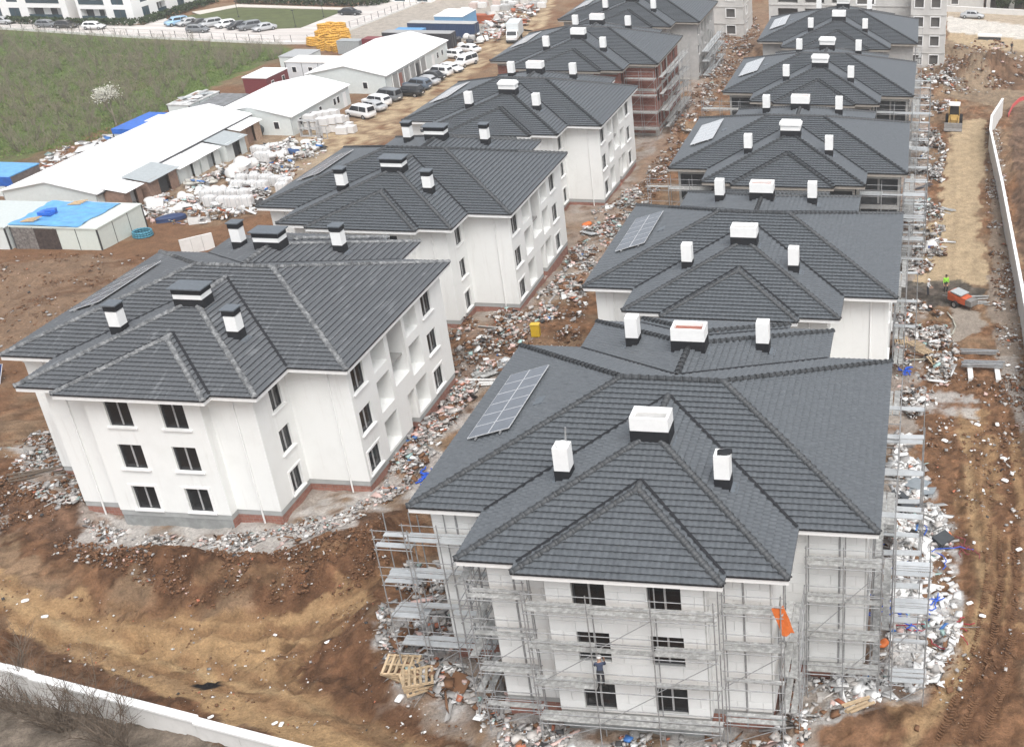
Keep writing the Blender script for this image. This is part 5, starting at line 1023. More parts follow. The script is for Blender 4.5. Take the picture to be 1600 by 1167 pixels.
# ------------------------------------------------------------------ workers
SKIN = flat('skin',(.42,.25,.17),.6); NAVYC = flat('navy_cloth',(.03,.04,.07),.9); JEAN = flat('dark_trousers',(.035,.036,.042),.9); VEST = flat('green_vest',(.30,.72,.06),.7); SHIRT = flat('pale_shirt',(.55,.55,.55),.9); BOOT = flat('boots',(.02,.017,.015),.8)
def person(loc, rz, J, top, legs, label, helmet=None, hair=None):
    pts = dict(pel=(0,0,.95),sp=(.03,0,1.2),ch=(.03,0,1.38),nk=(.04,0,1.5),hd=(.06,0,1.62),ht=(.06,0,1.72),
      hL=(0,.1,.92),hR=(0,-.1,.92),kL=(.04,.11,.5),kR=(.04,-.11,.5),aL=(0,.11,.09),aR=(0,-.11,.09),tL=(.16,.13,.04),tR=(.16,-.13,.04),
      sL=(.02,.19,1.42),sR=(.02,-.19,1.42),eL=(.03,.25,1.14),eR=(.03,-.25,1.14),wL=(.14,.24,.92),wR=(.14,-.24,.92),pL=(.18,.24,.85),pR=(.18,-.24,.85))
    pts.update(J); rad = dict(pel=.14,sp=.125,ch=.145,nk=.058,hd=.098,ht=.07,hL=.095,hR=.095,kL=.065,kR=.065,aL=.045,aR=.045,tL=.04,tR=.04,sL=.07,sR=.07,eL=.046,eR=.046,wL=.032,wR=.032,pL=.036,pR=.036)
    ed = ['pel sp','sp ch','ch nk','nk hd','hd ht','pel hL','pel hR','hL kL','hR kR','kL aL','kR aR','aL tL','aR tR','ch sL','ch sR','sL eL','sR eR','eL wL','eR wR','wL pL','wR pR']
    ids = list(pts); 
    for s in 'LR':
        w0, p0 = Vector(pts['w'+s]), Vector(pts['p'+s]); d = (p0-w0).normalized(); sd_ = d.cross(Vector((0,0,1)))
        sd_ = sd_.normalized() if sd_.length > .1 else Vector((0,1,0)); up_ = sd_.cross(d)
        for i,(o_,l_) in enumerate(((-.027,.07),(-.009,.08),(.009,.075),(.027,.06))):
            a = p0+sd_*o_+d*.02; b = a+d*l_*.6-up_*.015; c = b+d*l_*.3-up_*.03; n0 = f'f{s}{i}'
            for n_,v_,r_ in ((n0+'a',a,.011),(n0+'b',b,.009),(n0+'c',c,.008)): pts[n_] = tuple(v_); rad[n_] = r_
            ed += [f'p{s} {n0}a',f'{n0}a {n0}b',f'{n0}b {n0}c']
        a = w0+(p0-w0)*.5+sd_*.035; b = a+d*.04+sd_*.02; pts[f't{s}a'] = tuple(a); pts[f't{s}b'] = tuple(b); rad[f't{s}a'] = .011; rad[f't{s}b'] = .009; ed += [f'w{s} t{s}a',f't{s}a t{s}b']
    ids = list(pts); me = bpy.data.meshes.new('person'); me.from_pydata([pts[i] for i in ids],[tuple(ids.index(k) for k in e.split()) for e in ed],[])
    bm = bmesh.new(); bm.from_mesh(me); lay = bm.verts.layers.skin.verify(); bm.verts.ensure_lookup_table()
    for i,k in enumerate(ids): bm.verts[i][lay].radius = (rad[k],rad[k]); bm.verts[i][lay].use_root = k == 'pel'
    bm.to_mesh(me); bm.free(); t_ = bpy.data.objects.new('tmp',me); COL.objects.link(t_); t_.modifiers.new('s','SKIN'); sb = t_.modifiers.new('u','SUBSURF'); sb.levels = 1; sb.render_levels = 1
    dg = bpy.context.evaluated_depsgraph_get(); em = bpy.data.meshes.new_from_object(t_.evaluated_get(dg)); bpy.data.objects.remove(t_)
    em.materials.clear()
    for i in range(4): em.materials.append(None)
    P = np.array([pts[i] for i in ids]); zone = []
    for k in ids: zone.append(0 if k in ('hd','ht','nk','wL','wR','pL','pR') or k[0]=='f' or k in ('tLa','tLb','tRa','tRb') else 1 if k in ('sp','ch','sL','sR','eL','eR') else 3 if k in ('aL','aR','tL','tR') else 2)
    for p_ in em.polygons: p_.material_index = zone[int(np.argmin(((P-np.array(p_.center))**2).sum(1)))]; p_.use_smooth = True
    r_ = put('person',em,[SKIN,top,legs,BOOT],None,loc,(0,0,rz)); tag(r_,label,'person','workers on the site')
    h = Vector(pts['hd']); bm = bmesh.new(); bmesh.ops.create_uvsphere(bm,u_segments=14,v_segments=8,radius=.125)
    for v in bm.verts:
        if v.co.z < 0: v.co.z *= .12; v.co.x = v.co.x*1.18+.02
    hm = bpy.data.meshes.new('hat'); bm.to_mesh(hm); bm.free(); hm.materials.append(None); hm.polygons.foreach_set('use_smooth',[True]*len(hm.polygons))
    put('helmet' if helmet else 'hair',hm,helmet or flat('hair',(.02,.015,.012),.8),r_,(h.x,h.y,h.z+.06),(0,0,0),(1,1,1) if helmet else (.9,.9,.85))
    for s in (-1,1): pbox('eye',(h.x+.095,h.y+s*.035,h.z+.01),(.012,.022,.012),BOOT,r_)
    pbox('nose',(h.x+.105,h.y,h.z-.02),(.03,.022,.04),SKIN,r_); pbox('mouth',(h.x+.095,h.y,h.z-.06),(.01,.045,.01),TAIL,r_)
    for s in (-1,1): pbox('ear',(h.x,h.y+s*.1,h.z),(.04,.02,.06),SKIN,r_)
    return r_
q = G(1449,464); person(tuple(q),-.3,{'wR':(.3,-.16,1.0),'pR':(.37,-.14,.98),'eR':(.1,-.24,1.12),'wL':(.32,.12,1.),'pL':(.39,.1,.98),'eL':(.1,.23,1.12),'aL':(.12,.12,.09),'tL':(.28,.13,.04)},SHIRT,JEAN,'worker in a pale shirt and white helmet by the orange pump',WHITE)
q = G(1477,457); person(tuple(q),-1.2,{'kL':(.14,.12,.5),'aL':(.02,.12,.1)},VEST,JEAN,'worker in a bright green vest beside the orange pump')
q = G(1580,82); person(tuple(q),-1.,{},JEAN,JEAN,'worker in black standing on the spoil near the pale road')
person((-1.15,-12.8,HOUSES['R1'][2]+3.53),1.75,{'wR':(.42,-.16,1.3),'pR':(.5,-.15,1.32),'eR':(.22,-.24,1.2),'wL':(.44,.14,1.05),'pL':(.52,.13,1.05),'eL':(.2,.24,1.15),'sp':(.06,0,1.2),'ch':(.1,0,1.38),'nk':(.13,0,1.49),'hd':(.17,0,1.6),'ht':(.18,0,1.7)},flat('blue_jacket',(.05,.065,.11),.9),JEAN,'worker in a dark blue jacket and white helmet working on the scaffold planks',WHITE)
# ------------------------------------------------------------------ loose things round the houses
def pallet_thing(loc, rz, tilt, lab, grp=None, l=1.3, w_=1.1): r_ = empty('timber_pallet',loc,rz,lab,'pallet',grp); r_.rotation_euler = (tilt[0],tilt[1],rz); pallet(r_,l,w_); return r_
q = G(655,1072)
for i in range(4): pallet_thing((q.x+rnd.uniform(-.1,.1),q.y+rnd.uniform(-.1,.1),q.z+.1+i*.17),.5+rnd.uniform(-.15,.15),(0,.03),'timber pallet in the stack beside the outlying scaffold tower','pallet stack by the scaffold tower',1.5,1.3)
q = G(630,1052)
for i in range(3): pallet_thing((q.x,q.y,q.z+.15+i*.18),-.3+.2*i,(.12,.06),'timber pallet slumped against the pallet stack','slumped pallets',1.7,1.3)
for u,v,t_,lab in [(1460,372,(.5,.1),'pale pallet leaning on debris by the finished white house'),(1450,363,(.2,.3),'weathered pallet above the bulk bag with blue print'),(1408,543,(.7,.2),'pallet propped upright in white debris near the hose'),(1443,556,(.1,.05),'flat timber pallet under the pale hose'),(1462,570,(.15,.1),'broken pallet past the pale hose'),(1430,545,(.1,.2),'pallet half buried in white debris')]:
    q = G(u,v); pallet_thing((q.x,q.y,q.z+.35),rnd.uniform(0,3),t_,lab)
q = G(1455,392); bgt = tag(put('bulk_bag',BAGS[0],SACK,None,(q.x,q.y,q.z+.45),(0,0,.1),(1.3,1.2,1.2)),'white bulk bag with a blue printed panel beside the sandy track','bulk bag'); put('print',UB,flat('blue_print',(.05,.09,.28),.7),bgt,(-.1,-.43,.08),(0,0,0),(.4,.05,.32)) 
for i,(u,v) in enumerate(((1527,552),(1535,578))):
    q = G(u,v); r_ = empty('steel_beam_stack',(q.x,q.y,q.z+(.05 if i==0 else .35)),.02,['grey steel channels lying in mud below the orange pump','steel channels stacked on two pale skids on the track'][i],'steel beams')
    for k in range(4 if i == 0 else 6): pbox('beam',(rnd.uniform(-.15,.15),(k%3-1)*.3,.1+.16*(k//3)),(3.2,.14,.12),STEEL,r_,(0,0,rnd.uniform(-.04,.04)))
    if i:
        for x in (-1.,1.1): pbox('skid',(x,-.9,-.2),(.4,2.4,.3),PALE,r_)
def heap_planks(u, v, n, l, lab, m_=WOOD, rz=0., sp_=.5, cat='planks', w_=.14):
    q = G(u,v); r_ = empty('plank_pile',tuple(q),rz,lab,cat)
    for i in range(n): pbox('plank',(rnd.uniform(-.2,.2),rnd.uniform(-sp_,sp_),.05+.05*i),(l*rnd.uniform(.7,1),w_,.045),m_,r_,(0,rnd.uniform(-.05,.05),rnd.uniform(-.15,.15)))
    return r_
heap_planks(765,585,8,2.6,'grey formwork panels stacked beside the solar array roof',PLANK,.7,.7,'panels',.45); heap_planks(755,600,5,3.2,'concrete lintels stacked below the grey formwork panels',PALE,.15,.5,'lintels',.22); heap_planks(782,572,5,2.4,'pale boards fanned out next to the grey formwork panels',PLANKA,1.2,.6,'panels',.4)
heap_planks(922,366,5,2.,'stack of pale corrugated sheets on brown soil beside the clean-tiled white house',PLANKA,-.5,.5,'sheets',.4)
heap_planks(1338,1108,7,1.6,'small crisscross of yellow timber at the foot of the scaffold',WOOD,.6,.3); heap_planks(1250,0,1,1,'x') if False else None
heap_planks(60,742,4,3.5,'dark weathered planks at the blind side of the chalk-streaked house',flat('dark_wood',(.13,.10,.075),.9),.5,.4); heap_planks(1528,473,9,2.3,'broken pallet boards heaped beside the orange pump',PLANK,.2,.7)
heap_planks(1443,292,3,2.8,'dark steel channel lying on soil beside the draped-foam house',flat('dark_steel',(.06,.06,.07),.6),.9,.2); heap_planks(1480,330,6,2.,'white timber laths scattered beside the sandy track',PLANKA,-.6,.8,w_=.1)
q = G(838,526); yb = empty('tool_box',tuple(q),.1,'yellow electrical box standing on brown soil behind the foam-clad house','box'); pbox('cabinet',(0,0,.62),(.7,.5,1.05),flat('box_yellow',(.55,.36,.02),.6),yb); pbox('foot',(-.25,0,.05),(.08,.45,.12),STEEL,yb); pbox('foot',(.25,0,.05),(.08,.45,.12),STEEL,yb); pbox('lid',(0,0,1.17),(.76,.56,.05),flat('box_yellow2',(.62,.43,.06),.6),yb)
def tangle(u, v, n, r_, m_, lab, tr=.03):
    q = G(u,v); b = MB()
    for k in range(n):
        a = rnd.uniform(0,6); pts = []; x,y = rnd.uniform(-r_,r_)*.5,rnd.uniform(-r_,r_)*.3
        for i in range(9): pts.append((x,y,.12+.12*rnd.random())); a += rnd.uniform(-.9,.9); x += math.cos(a)*r_*.28; y += math.sin(a)*r_*.2
        b.path(pts,tr,5)
    tag(b.build('cable_tangle',m_,None,tuple(q),smooth=True),lab,'cables')
BLC = flat('blue_conduit',(.02,.10,.55),.5)
tangle(1435,862,9,1.4,BLC,'bright blue conduit tangle near the dark metal bins'); tangle(1412,952,12,1.2,BLC,'deep blue conduit tangle lying on white debris',.035); tangle(1465,985,7,1.,flat('red_cable',(.35,.03,.05),.6),'red and wine cable tangle at the edge of the white debris'); tangle(660,745,9,.7,BLC,'blue conduit roll beside the foam-clad house eave',.05); tangle(1505,855,5,.8,flat('wine_cable',(.22,.04,.05),.6),'wine cable coils on the dusty track edge'); tangle(1420,583,6,.5,BLC,'blue conduit bundle in white debris behind the foam-clad house',.05)
for i,(u,v) in enumerate(((1410,745),(1425,740),(1432,760),(1440,772),(1415,800),(1440,805),(1472,852),(1405,785))):
    q = G(u,v); dk = i >= 4; tag(put('metal_bin' if dk else 'metal_sheet',UB,flat('bin_dark',(.05,.055,.06),.5) if dk else flat('zinc_sheet',(.34,.38,.41),.4,metal=.3),None,(q.x,q.y,q.z+(.35 if dk else .25)),(rnd.uniform(-.3,.3),rnd.uniform(-.3,.3),rnd.uniform(0,3)),(1.1,.8,.6) if dk else (1.7,1.1,.03)),'dark metal bin tipped in the debris beside the track' if dk else 'bent zinc sheet on the heap under the long scaffold','bin' if dk else 'sheet','dark bins in the debris' if dk else 'bent zinc sheets')
for u,v,s,lab in [(665,1030,.5,'orange'),(1475,840,.8,'orange plastic sheet beside the tipped dark bin'),(1382,1005,.5,'orange bucket-sized scrap on white debris'),(590,700,.7,'x')]:
    pass
ORS = flat('orange_plastic',(.62,.16,.04),.6)
for u,v,s,lab in [(1475,840,.7,'orange plastic sheet beside the tipped dark bin'),(1380,1008,.45,'orange plastic scrap lying on white debris under the scaffold'),(622,714,.7,'orange sheet crumpled in the lane beside the stair entrance'),(918,352,.7,'orange-red netting heap beside the clean-tiled white house')]:
    q = G(u,v); tag(put('plastic_sheet',BAGS[3],ORS,None,(q.x,q.y,q.z+.15),(0,0,1),(s*1.4,s,s*.6)),lab,'plastic sheet')
cl = MB(); n = 10
for i in range(n):
    for sx in range(4):
        x0,x1 = sx*.14,(sx+1)*.14; z0,z1 = -i*.17,-(i+1)*.17; w0 = .08*math.sin(i*.9+sx*1.7); w1 = .08*math.sin((i+1)*.9+sx*1.7); w2 = .08*math.sin(i*.9+(sx+1)*1.7); w3_ = .08*math.sin((i+1)*.9+(sx+1)*1.7); cl.quad((x0+i*.05,w0,z0),(x1+i*.05,w2,z0),(x1+i*.05+.05,w3_,z1),(x0+i*.05+.05,w1,z1))
tag(cl.build('hanging_cloth',ORS,None,(6.6,-12.35,8.3),(0,0,.5),smooth=True),'orange cloth hanging from the scaffold corner of the foam-clad house','cloth')
for u,v,s in [(1527,665,.6),(1558,665,.55),(1476,690,.6),(1520,705,.5),(1568,718,.6),(1570,752,.6),(1592,860,.5),(1535,964,.45),(1515,944,.5),(1478,670,.4),(1537,690,.3),(70,965,.5),(430,1132,.35),(430,992,.3),(512,1005,.35),(330,1122,.35),(440,1133,.4),(625,1093,.7),(1590,575,.5),(1575,572,.5),(1443,958,.5),(40,940,.5)]:
    q = G(u,v); tag(put('foam_scrap',BAGS[int(s*40)%4],WHITE,None,(q.x,q.y,q.z+.1),(0,0,s*20),(s*.75,s*.5,s*.3)),'white foam scrap lying alone on bare soil','foam scrap','lone foam scraps on the soil')
q = G(1590,170); nb_ = MB(); pts = [G(1575,185),G(1582,170),G(1592,160),G(1605,155)]; 
for a,b in zip(pts,pts[1:]): nb_.quad(a,b,b+Vector((0,0,.5)),a+Vector((0,0,.5))); 
nb_.path([p_+Vector((0,0,.55)) for p_ in pts],.06); tag(nb_.build('safety_net',flat('red_net',(.55,.10,.10),.7,var=.3,scale=8),None),'red safety netting strung along the pit beyond the white precast wall','netting')
q = G(3,597); sp_ = empty('solar_panel',(q.x-.5,q.y,q.z+.6),.4,'loose dark blue solar panel propped beside the chalk-streaked house','solar panel'); pbox('frame',(0,0,0),(1.1,1.9,.04),PVF,sp_,(.5,0,0)); pbox('cells',(0,-.012,.024),(1.03,1.83,.012),flat('blue_cells',(.02,.04,.12),.2),sp_,(.5,0,0)); ptube('prop',(0,.5,.2),(0,.6,-.6),.03,STEEL,sp_)
# pipe poking from the near chimney and rags on it
cr = MB().tube((0,0,1.6),(.05,.1,2.6),.05); o = cr.build('flue_pipe',STEEL,HS['R1'],(-3.6,-6.8,HE+KS*(WW/2-3.75))); put('foam_rag',BAGS[1],WHITE,HS['R1'],(-3.75,-6.95,HE+KS*(WW/2-3.75)+1.85),(0,0,0),(.5,.45,.2)); put('black_rag',BAGS[2],BLACK,HS['R1'],(3.85,-6.9,HE+KS*(WW/2-3.75)+1.8),(0,0,0),(.6,.5,.25))
for i in range(3): put('loose_brick',UB,BRICK,HS['R1'],(.4+.2*i,8.6+.1*i,HE+KS*(D/2+PJ-8.6)+.0+.12),(0,.3,.4*i),(.22,.2,.18))
# ------------------------------------------------------------------ finished white flats, car park, hedges
def sheet(name, poly, z, m_, label, cat, h=.12): 
    b = MB(); n = len(poly); b.add([(x,y,z-h) for x,y in poly]+[(x,y,z) for x,y in poly],[tuple(range(n))[::-1],tuple(range(n,2*n))]+[(i,(i+1)%n,n+(i+1)%n,n+i) for i in range(n)]); return tag(b.build(name,m_,None),label,cat,kind='structure')
PV1 = flat('car_park_paving',(.50,.46,.43),.85,var=.2,scale=.25,c2=(.62,.58,.55),thr=(.45,.6),aniso=(.25,2.5,1))
Z = -5.95
oz = lambda u,v: tuple(at_z(u,v,Z))[:2]
sheet('car_park',[oz(-60,40),oz(0,45),oz(200,58),oz(430,68),oz(482,68),oz(560,40),oz(660,2),oz(700,-14),oz(620,-14),oz(540,17),oz(470,44),oz(425,46),oz(330,30),oz(262,31),oz(250,24),oz(225,40),oz(0,34),oz(-60,30)],Z,PV1,'pale concrete paving of the car park','car park',.4)
sheet('lawn',[oz(262,31),oz(370,13),oz(540,17),oz(470,44),oz(425,46),oz(330,30)],Z+.09,flat('lawn_grass',(.085,.10,.035),.9,var=.25,scale=.6,bump=.4,bscale=8),'mown green lawn behind the car park row','lawn')
sheet('garden_path',[oz(300,20),oz(372,8),oz(560,14),oz(556,17),oz(372,12),oz(312,24)],Z+.12,flat('path_paving',(.56,.52,.47),.9),'pale path along the lawn','path')
GLB = flat('blue_glass',(.05,.08,.10),.12,var=.3,scale=.6,spec=.6)
def flats(label, x0, x1, y0, y1, h, front, side, name='apartment_block'):
    r_ = empty(name,(x0,y0,Z),0,label,'apartments'); wd, l = x1-x0, y1-y0; b = MB()
    def H(spec): return [(s0,s1,zb+k*3.1,zt+k*3.1,dp,'w' if dp < .5 else 'b') for s0,s1,zb,zt,dp in spec for k in range(int(h/3.1))]
    W_ = [((0,0),(wd,0),H(front)),((wd,0),(wd,l),H(side)),((wd,l),(0,l),[]),((0,l),(0,0),[])]
    for p0,p1,hs in W_: wall_panel(b,p0,p1,-.5,h,hs,0,0,0)
    b.add([(0,0,h),(wd,0,h),(wd,l,h),(0,l,h)],[(0,1,2,3)]); b.build('wall',flat('flats_white',(.82,.82,.81),.7,var=.03),r_)
    for p0,p1,hs in W_:
        a,d,o,l_ = wframe(p0,p1); rz = math.atan2(d.y,d.x)
        for s0,s1,zb,zt,dp,kd in hs:
            c = a+d*((s0+s1)/2)-o*(.15 if kd == 'w' else dp-.06)+Vector((0,0,(zb+zt)/2)); wn = pbox('window',c,((s1-s0),.06,zt-zb),GLB if kd == 'w' else WINF,r_,(0,0,rz))
            if kd == 'w': put('mullion',UB,WINF,wn,(0,-.6,0),(0,0,0),(.05,.6,1))
            else:
                put('curtain',UB,WHITE,wn,(-.1,-.8,0),(0,0,0),(.22,.6,.95)); put('curtain',UB,SHIRT,wn,(.3,-.8,0),(0,0,0),(.18,.6,.95)); pbox('balcony_rail',a+d*((s0+s1)/2)-o*.05+Vector((0,0,zb+.55)),(s1-s0,.04,.9),GLB,r_,(0,0,rz))
    return r_
flats('white block of flats with recessed glazed balconies beyond the orchard',-176.5,-160.5,172.5,196,9.3,[(3.2,5.6,.5,2.5,.2),(7.4,14.6,.3,2.6,1.8),(.2,1.5,.4,2.5,.2)],[(3,5,.5,2.5,.2)])
flats('white block of flats with corner balcony beside the car park',-157.8,-146.,171.8,200,9.3,[(.6,6.,.3,2.6,1.8),(7.6,10.2,.4,2.6,.2)],[(3.,5.4,.4,2.6,.2),(8.,11.,.4,2.6,1.2),(15,17.5,.5,2.5,.2),(21,24,.5,2.5,.2)])
pbox('stair_wall',(16.9,4,4.3),(3.,.3,9.6),flat('stair_grey',(.62,.62,.62),.8),bpy.data.objects['apartment_block'])
flats('low white terrace with dark panels behind the clipped hedge',-136,-95,198.5,210,6.2,[(2+i*5.1,4.4+i*5.1,.1,2.7,.2) for i in range(8)],[])
LEAF = flat('hedge_leaf',(.035,.055,.02),.8,var=.4,scale=2)
def hedge(label, a, b, h, w_, dens=60):
    A,B = Vector((a[0],a[1],Z)),Vector((b[0],b[1],Z)); d = B-A; l = d.length; n = int(l*dens); r_ = nrng.random((n,3)); V = np.empty((n*4,3)); dn = d.normalized(); sd_ = Vector((-dn.y,dn.x,0))
    hh = h*(.8+.35*fbm(r_[:,0]*l*.7,np.zeros(n),3)); P = np.array(A)+np.outer(r_[:,0]*l,np.array(dn))+np.outer((r_[:,1]-.5)*w_,np.array(sd_)); P[:,2] += r_[:,2]**.6*hh
    e1 = nrng.normal(0,1,(n,3)); e1 /= np.linalg.norm(e1,axis=1)[:,None]; e2 = np.cross(e1,nrng.normal(0,1,(n,3))); e2 /= np.linalg.norm(e2,axis=1)[:,None]; s = .22
    for k,(i,j) in enumerate(((-1,-1),(1,-1),(1,1),(-1,1))): V[k::4] = P+e1*i*s+e2*j*s*.6
    me = bpy.data.meshes.new('hedge'); me.from_pydata(V.tolist(),[],np.arange(n*4).reshape(-1,4).tolist()); me.materials.append(None); return tag(put('hedge',me,LEAF),label,'hedge')
hedge('dark hedge along the foot of the white flats beyond the orchard',(-182,170.),(-160,169.5),1.3,1.8); hedge('dark hedge along the foot of the corner balcony flats',(-159,169.3),(-144.5,169.8),1.3,1.8); hedge('dark hedge along the garden side of the corner balcony flats',(-144,170.5),(-143,196),1.3,1.8); hedge('clipped hedge in front of the low white terrace',oz(372,5),oz(580,10),1.5,2.2,70); hedge('clipped hedge running up past the terrace end',oz(580,10),oz(660,-12),1.6,2.2,70)
def fence(label, pts, h=1.5, st_=2.6, z=Z):
    r_ = empty('mesh_fence',(pts[0][0],pts[0][1],z),0,label,'fence')
    for (ax,ay),(bx,by) in zip(pts,pts[1:]):
        l = math.hypot(bx-ax,by-ay); n = max(1,int(l/st_))
        for i in range(n+1): x,y = ax+(bx-ax)*i/n-pts[0][0],ay+(by-ay)*i/n-pts[0][1]; ptube('post',(x,y,-.3),(x,y,h),.05,DKT,r_)
        o = Vector((-pts[0][0],-pts[0][1],0))
        for hh in (.1,.75,h-.05): ptube('rail',Vector((ax,ay,hh))+o,Vector((bx,by,hh))+o,.025,STEEL,r_)
        pbox('kerb_wall',((ax+bx)/2-pts[0][0],(ay+by)/2-pts[0][1],-.1),(l,.25,.7),PALE,r_,(0,0,math.atan2(by-ay,bx-ax)))
fence('post and rail fence on a low kerb between orchard and car park',[oz(-60,40),oz(0,45),oz(200,58),oz(430,68),oz(482,68)]); fence('post and rail fence beside the containers up to the terrace',[oz(482,68),oz(560,42),oz(660,4),oz(700,-12)])
for u,v in ((373,28),(462,43),(506,28),(216,33)):
    q = at_z(u,v,Z); lp = empty('garden_lamp',(q.x,q.y,Z),0,{373:'dark garden lamp on the lawn behind the silver crossover',462:'dark garden lamp at the lawn corner by the car park',506:'dark garden lamp at the far lawn edge near the black saloon',216:'pale lamp post at the corner of the balcony flats'}[u],'lamp'); ptube('pole',(0,0,0),(0,0,3.2),.05,DKT,lp); pbox('lamp_head',(0,0,3.25),(.5,.3,.15),DKT,lp); pbox('base',(0,0,.1),(.25,.25,.3),DKT,lp)
# ------------------------------------------------------------------ orchard: leafless hazel bushes
def bush_mesh(seed, h, n, r0, tw):
    r_ = random.Random(seed); V, F = [], []
    def strip(a, b, w0, w1):
        d = (b-a); s = d.cross(Vector((r_.uniform(-1,1),r_.uniform(-1,1),.2))).normalized(); k = len(V); V.extend([a-s*w0,a+s*w0,b+s*w1,b-s*w1]); F.append((k,k+1,k+2,k+3))
    for i in range(n):
        a = r_.uniform(0,2*PI); t_ = r_.uniform(.2,.75); b0 = Vector((math.cos(a)*r0*.2,math.sin(a)*r0*.2,-.1)); d = Vector((math.cos(a)*t_,math.sin(a)*t_,1)).normalized(); p0 = b0; L_ = h*r_.uniform(.7,1.05)
        for k in range(3):
            p1 = p0+d*L_/3; strip(p0,p1,.035*(1-k*.25),.035*(.75-k*.22)); 
            for q in range(tw):
                s_ = p0+(p1-p0)*r_.random(); dd = (d+Vector((r_.uniform(-1,1),r_.uniform(-1,1),r_.uniform(-.1,.7)))).normalized(); e = s_+dd*r_.uniform(.4,1.0)*h/3; strip(s_,e,.011,.005)
                e2 = e+(dd+Vector((r_.uniform(-.8,.8),r_.uniform(-.8,.8),r_.uniform(0,.5)))).normalized()*h/6; strip(e,e2,.008,.003)
            p0 = p1; d = (d+Vector((r_.uniform(-.3,.3),r_.uniform(-.3,.3),.0))).normalized()
    me = bpy.data.meshes.new('bush'); me.from_pydata([tuple(v) for v in V],[],F); me.materials.append(None); return me
BARK = flat('hazel_twig',(.20,.175,.13),.9,var=.3,scale=1)
BM = [bush_mesh(i,2.9,8,.6,7) for i in range(5)]
poly = [(-176,162),(-105,151),(-99,146),(-100.5,134),(-99.5,112),(-96,94),(-98,84),(-106,79),(-118,82),(-135,108)]
cnt = 0; yy = 79.
while yy < 164:
    xx = -180+((yy*7)%3)
    while xx < -95:
        x,y = xx+rnd.uniform(-.9,.9),yy+rnd.uniform(-.9,.9)
        if pip(np.array([x]),np.array([y]),poly)[0] and cnt < 300:
            s = rnd.uniform(.7,1.05); tag(put('hazel_bush',BM[cnt%5],BARK,None,(x,y,gz(x,y)),(0,0,rnd.uniform(0,6)),(s*1.15,s*1.15,s)),'leafless hazel bush in the green orchard','bush','leafless hazel orchard'); cnt += 1
        xx += 3.75
    yy += 3.75
for i in range(9):
    q = at_z(20+i*24,1118+i*9+rnd.uniform(-8,14),-2.2); s = rnd.uniform(.7,1.05)
    tag(put('bare_bush',BM[i%5],flat('dry_twig',(.13,.10,.075),.9),None,(q.x,q.y,gz(q.x,q.y)-.2),(0,0,i),(s*1.3,s*1.3,s*1.25)),'leafless bush growing against the pale concrete wall','bush','bare bushes outside the concrete wall')
# grass blades as tufts in the orchard
n = 26000; q = nrng.uniform((-178,78),(-94,164),(n*2,2)); q = q[pip(q[:,0],q[:,1],poly)][:n]; z = hz(q[:,0],q[:,1]); n = len(q); a = nrng.uniform(0,6.28,n); hh = nrng.uniform(.1,.32,n)*(.5+fbm(q[:,0]*.3,q[:,1]*.3,3)); V = np.empty((n*3,3)); dx = np.cos(a)*.12; dy = np.sin(a)*.12
V[0::3] = np.stack([q[:,0]-dx,q[:,1]-dy,z-.02],1); V[1::3] = np.stack([q[:,0]+dx,q[:,1]+dy,z-.02],1); V[2::3] = np.stack([q[:,0]+nrng.normal(0,.08,n),q[:,1]+nrng.normal(0,.08,n),z+hh],1)
me = bpy.data.meshes.new('orchard_grass'); me.from_pydata(V.tolist(),[],np.arange(n*3).reshape(-1,3).tolist()); me.materials.append(None); tag(put('orchard_grass',me,flat('grass_tuft',(.115,.165,.045),.9,var=.45,scale=.35)),'green and straw-coloured grass under the hazel bushes','grass',kind='stuff')
# blossoming tree
q = G(182,196); tr_ = empty('blossom_tree',tuple(q),0,'white blossoming tree beside the deep blue tarpaulin cabin','tree'); tb = MB(); tips = []
def grow(p0, d, l, r_, k):
    p1 = p0+d*l; tb.tube(p0,p1,r_,5,0,r_*.65,False)
    if k == 0: tips.append(p1); return
    for i in range(3): grow(p1,(d+Vector((rnd.uniform(-.75,.75),rnd.uniform(-.75,.75),rnd.uniform(.2,.9)))).normalized(),l*rnd.uniform(.65,.85),r_*.62,k-1)
grow(Vector((0,0,-.2)),Vector((0,0,1)),1.6,.16,4); tb.build('trunk',BARK,tr_)
V, F = [], []
for t_ in tips:
    for i in range(16):
        c = t_+Vector((rnd.gauss(0,.38),rnd.gauss(0,.38),rnd.gauss(0,.3))); a = Vector((rnd.gauss(0,1),rnd.gauss(0,1),rnd.gauss(0,1))).normalized(); b_ = a.orthogonal().normalized()*.09; c_ = a.cross(b_).normalized()*.09; k = len(V); V += [c-b_,c+c_,c+b_,c-c_]; F.append((k,k+1,k+2,k+3))
me = bpy.data.meshes.new('crown'); me.from_pydata([tuple(v) for v in V],[],F); me.materials.append(None); put('crown',me,flat('blossom',(.58,.57,.50),.8,var=.15),tr_)
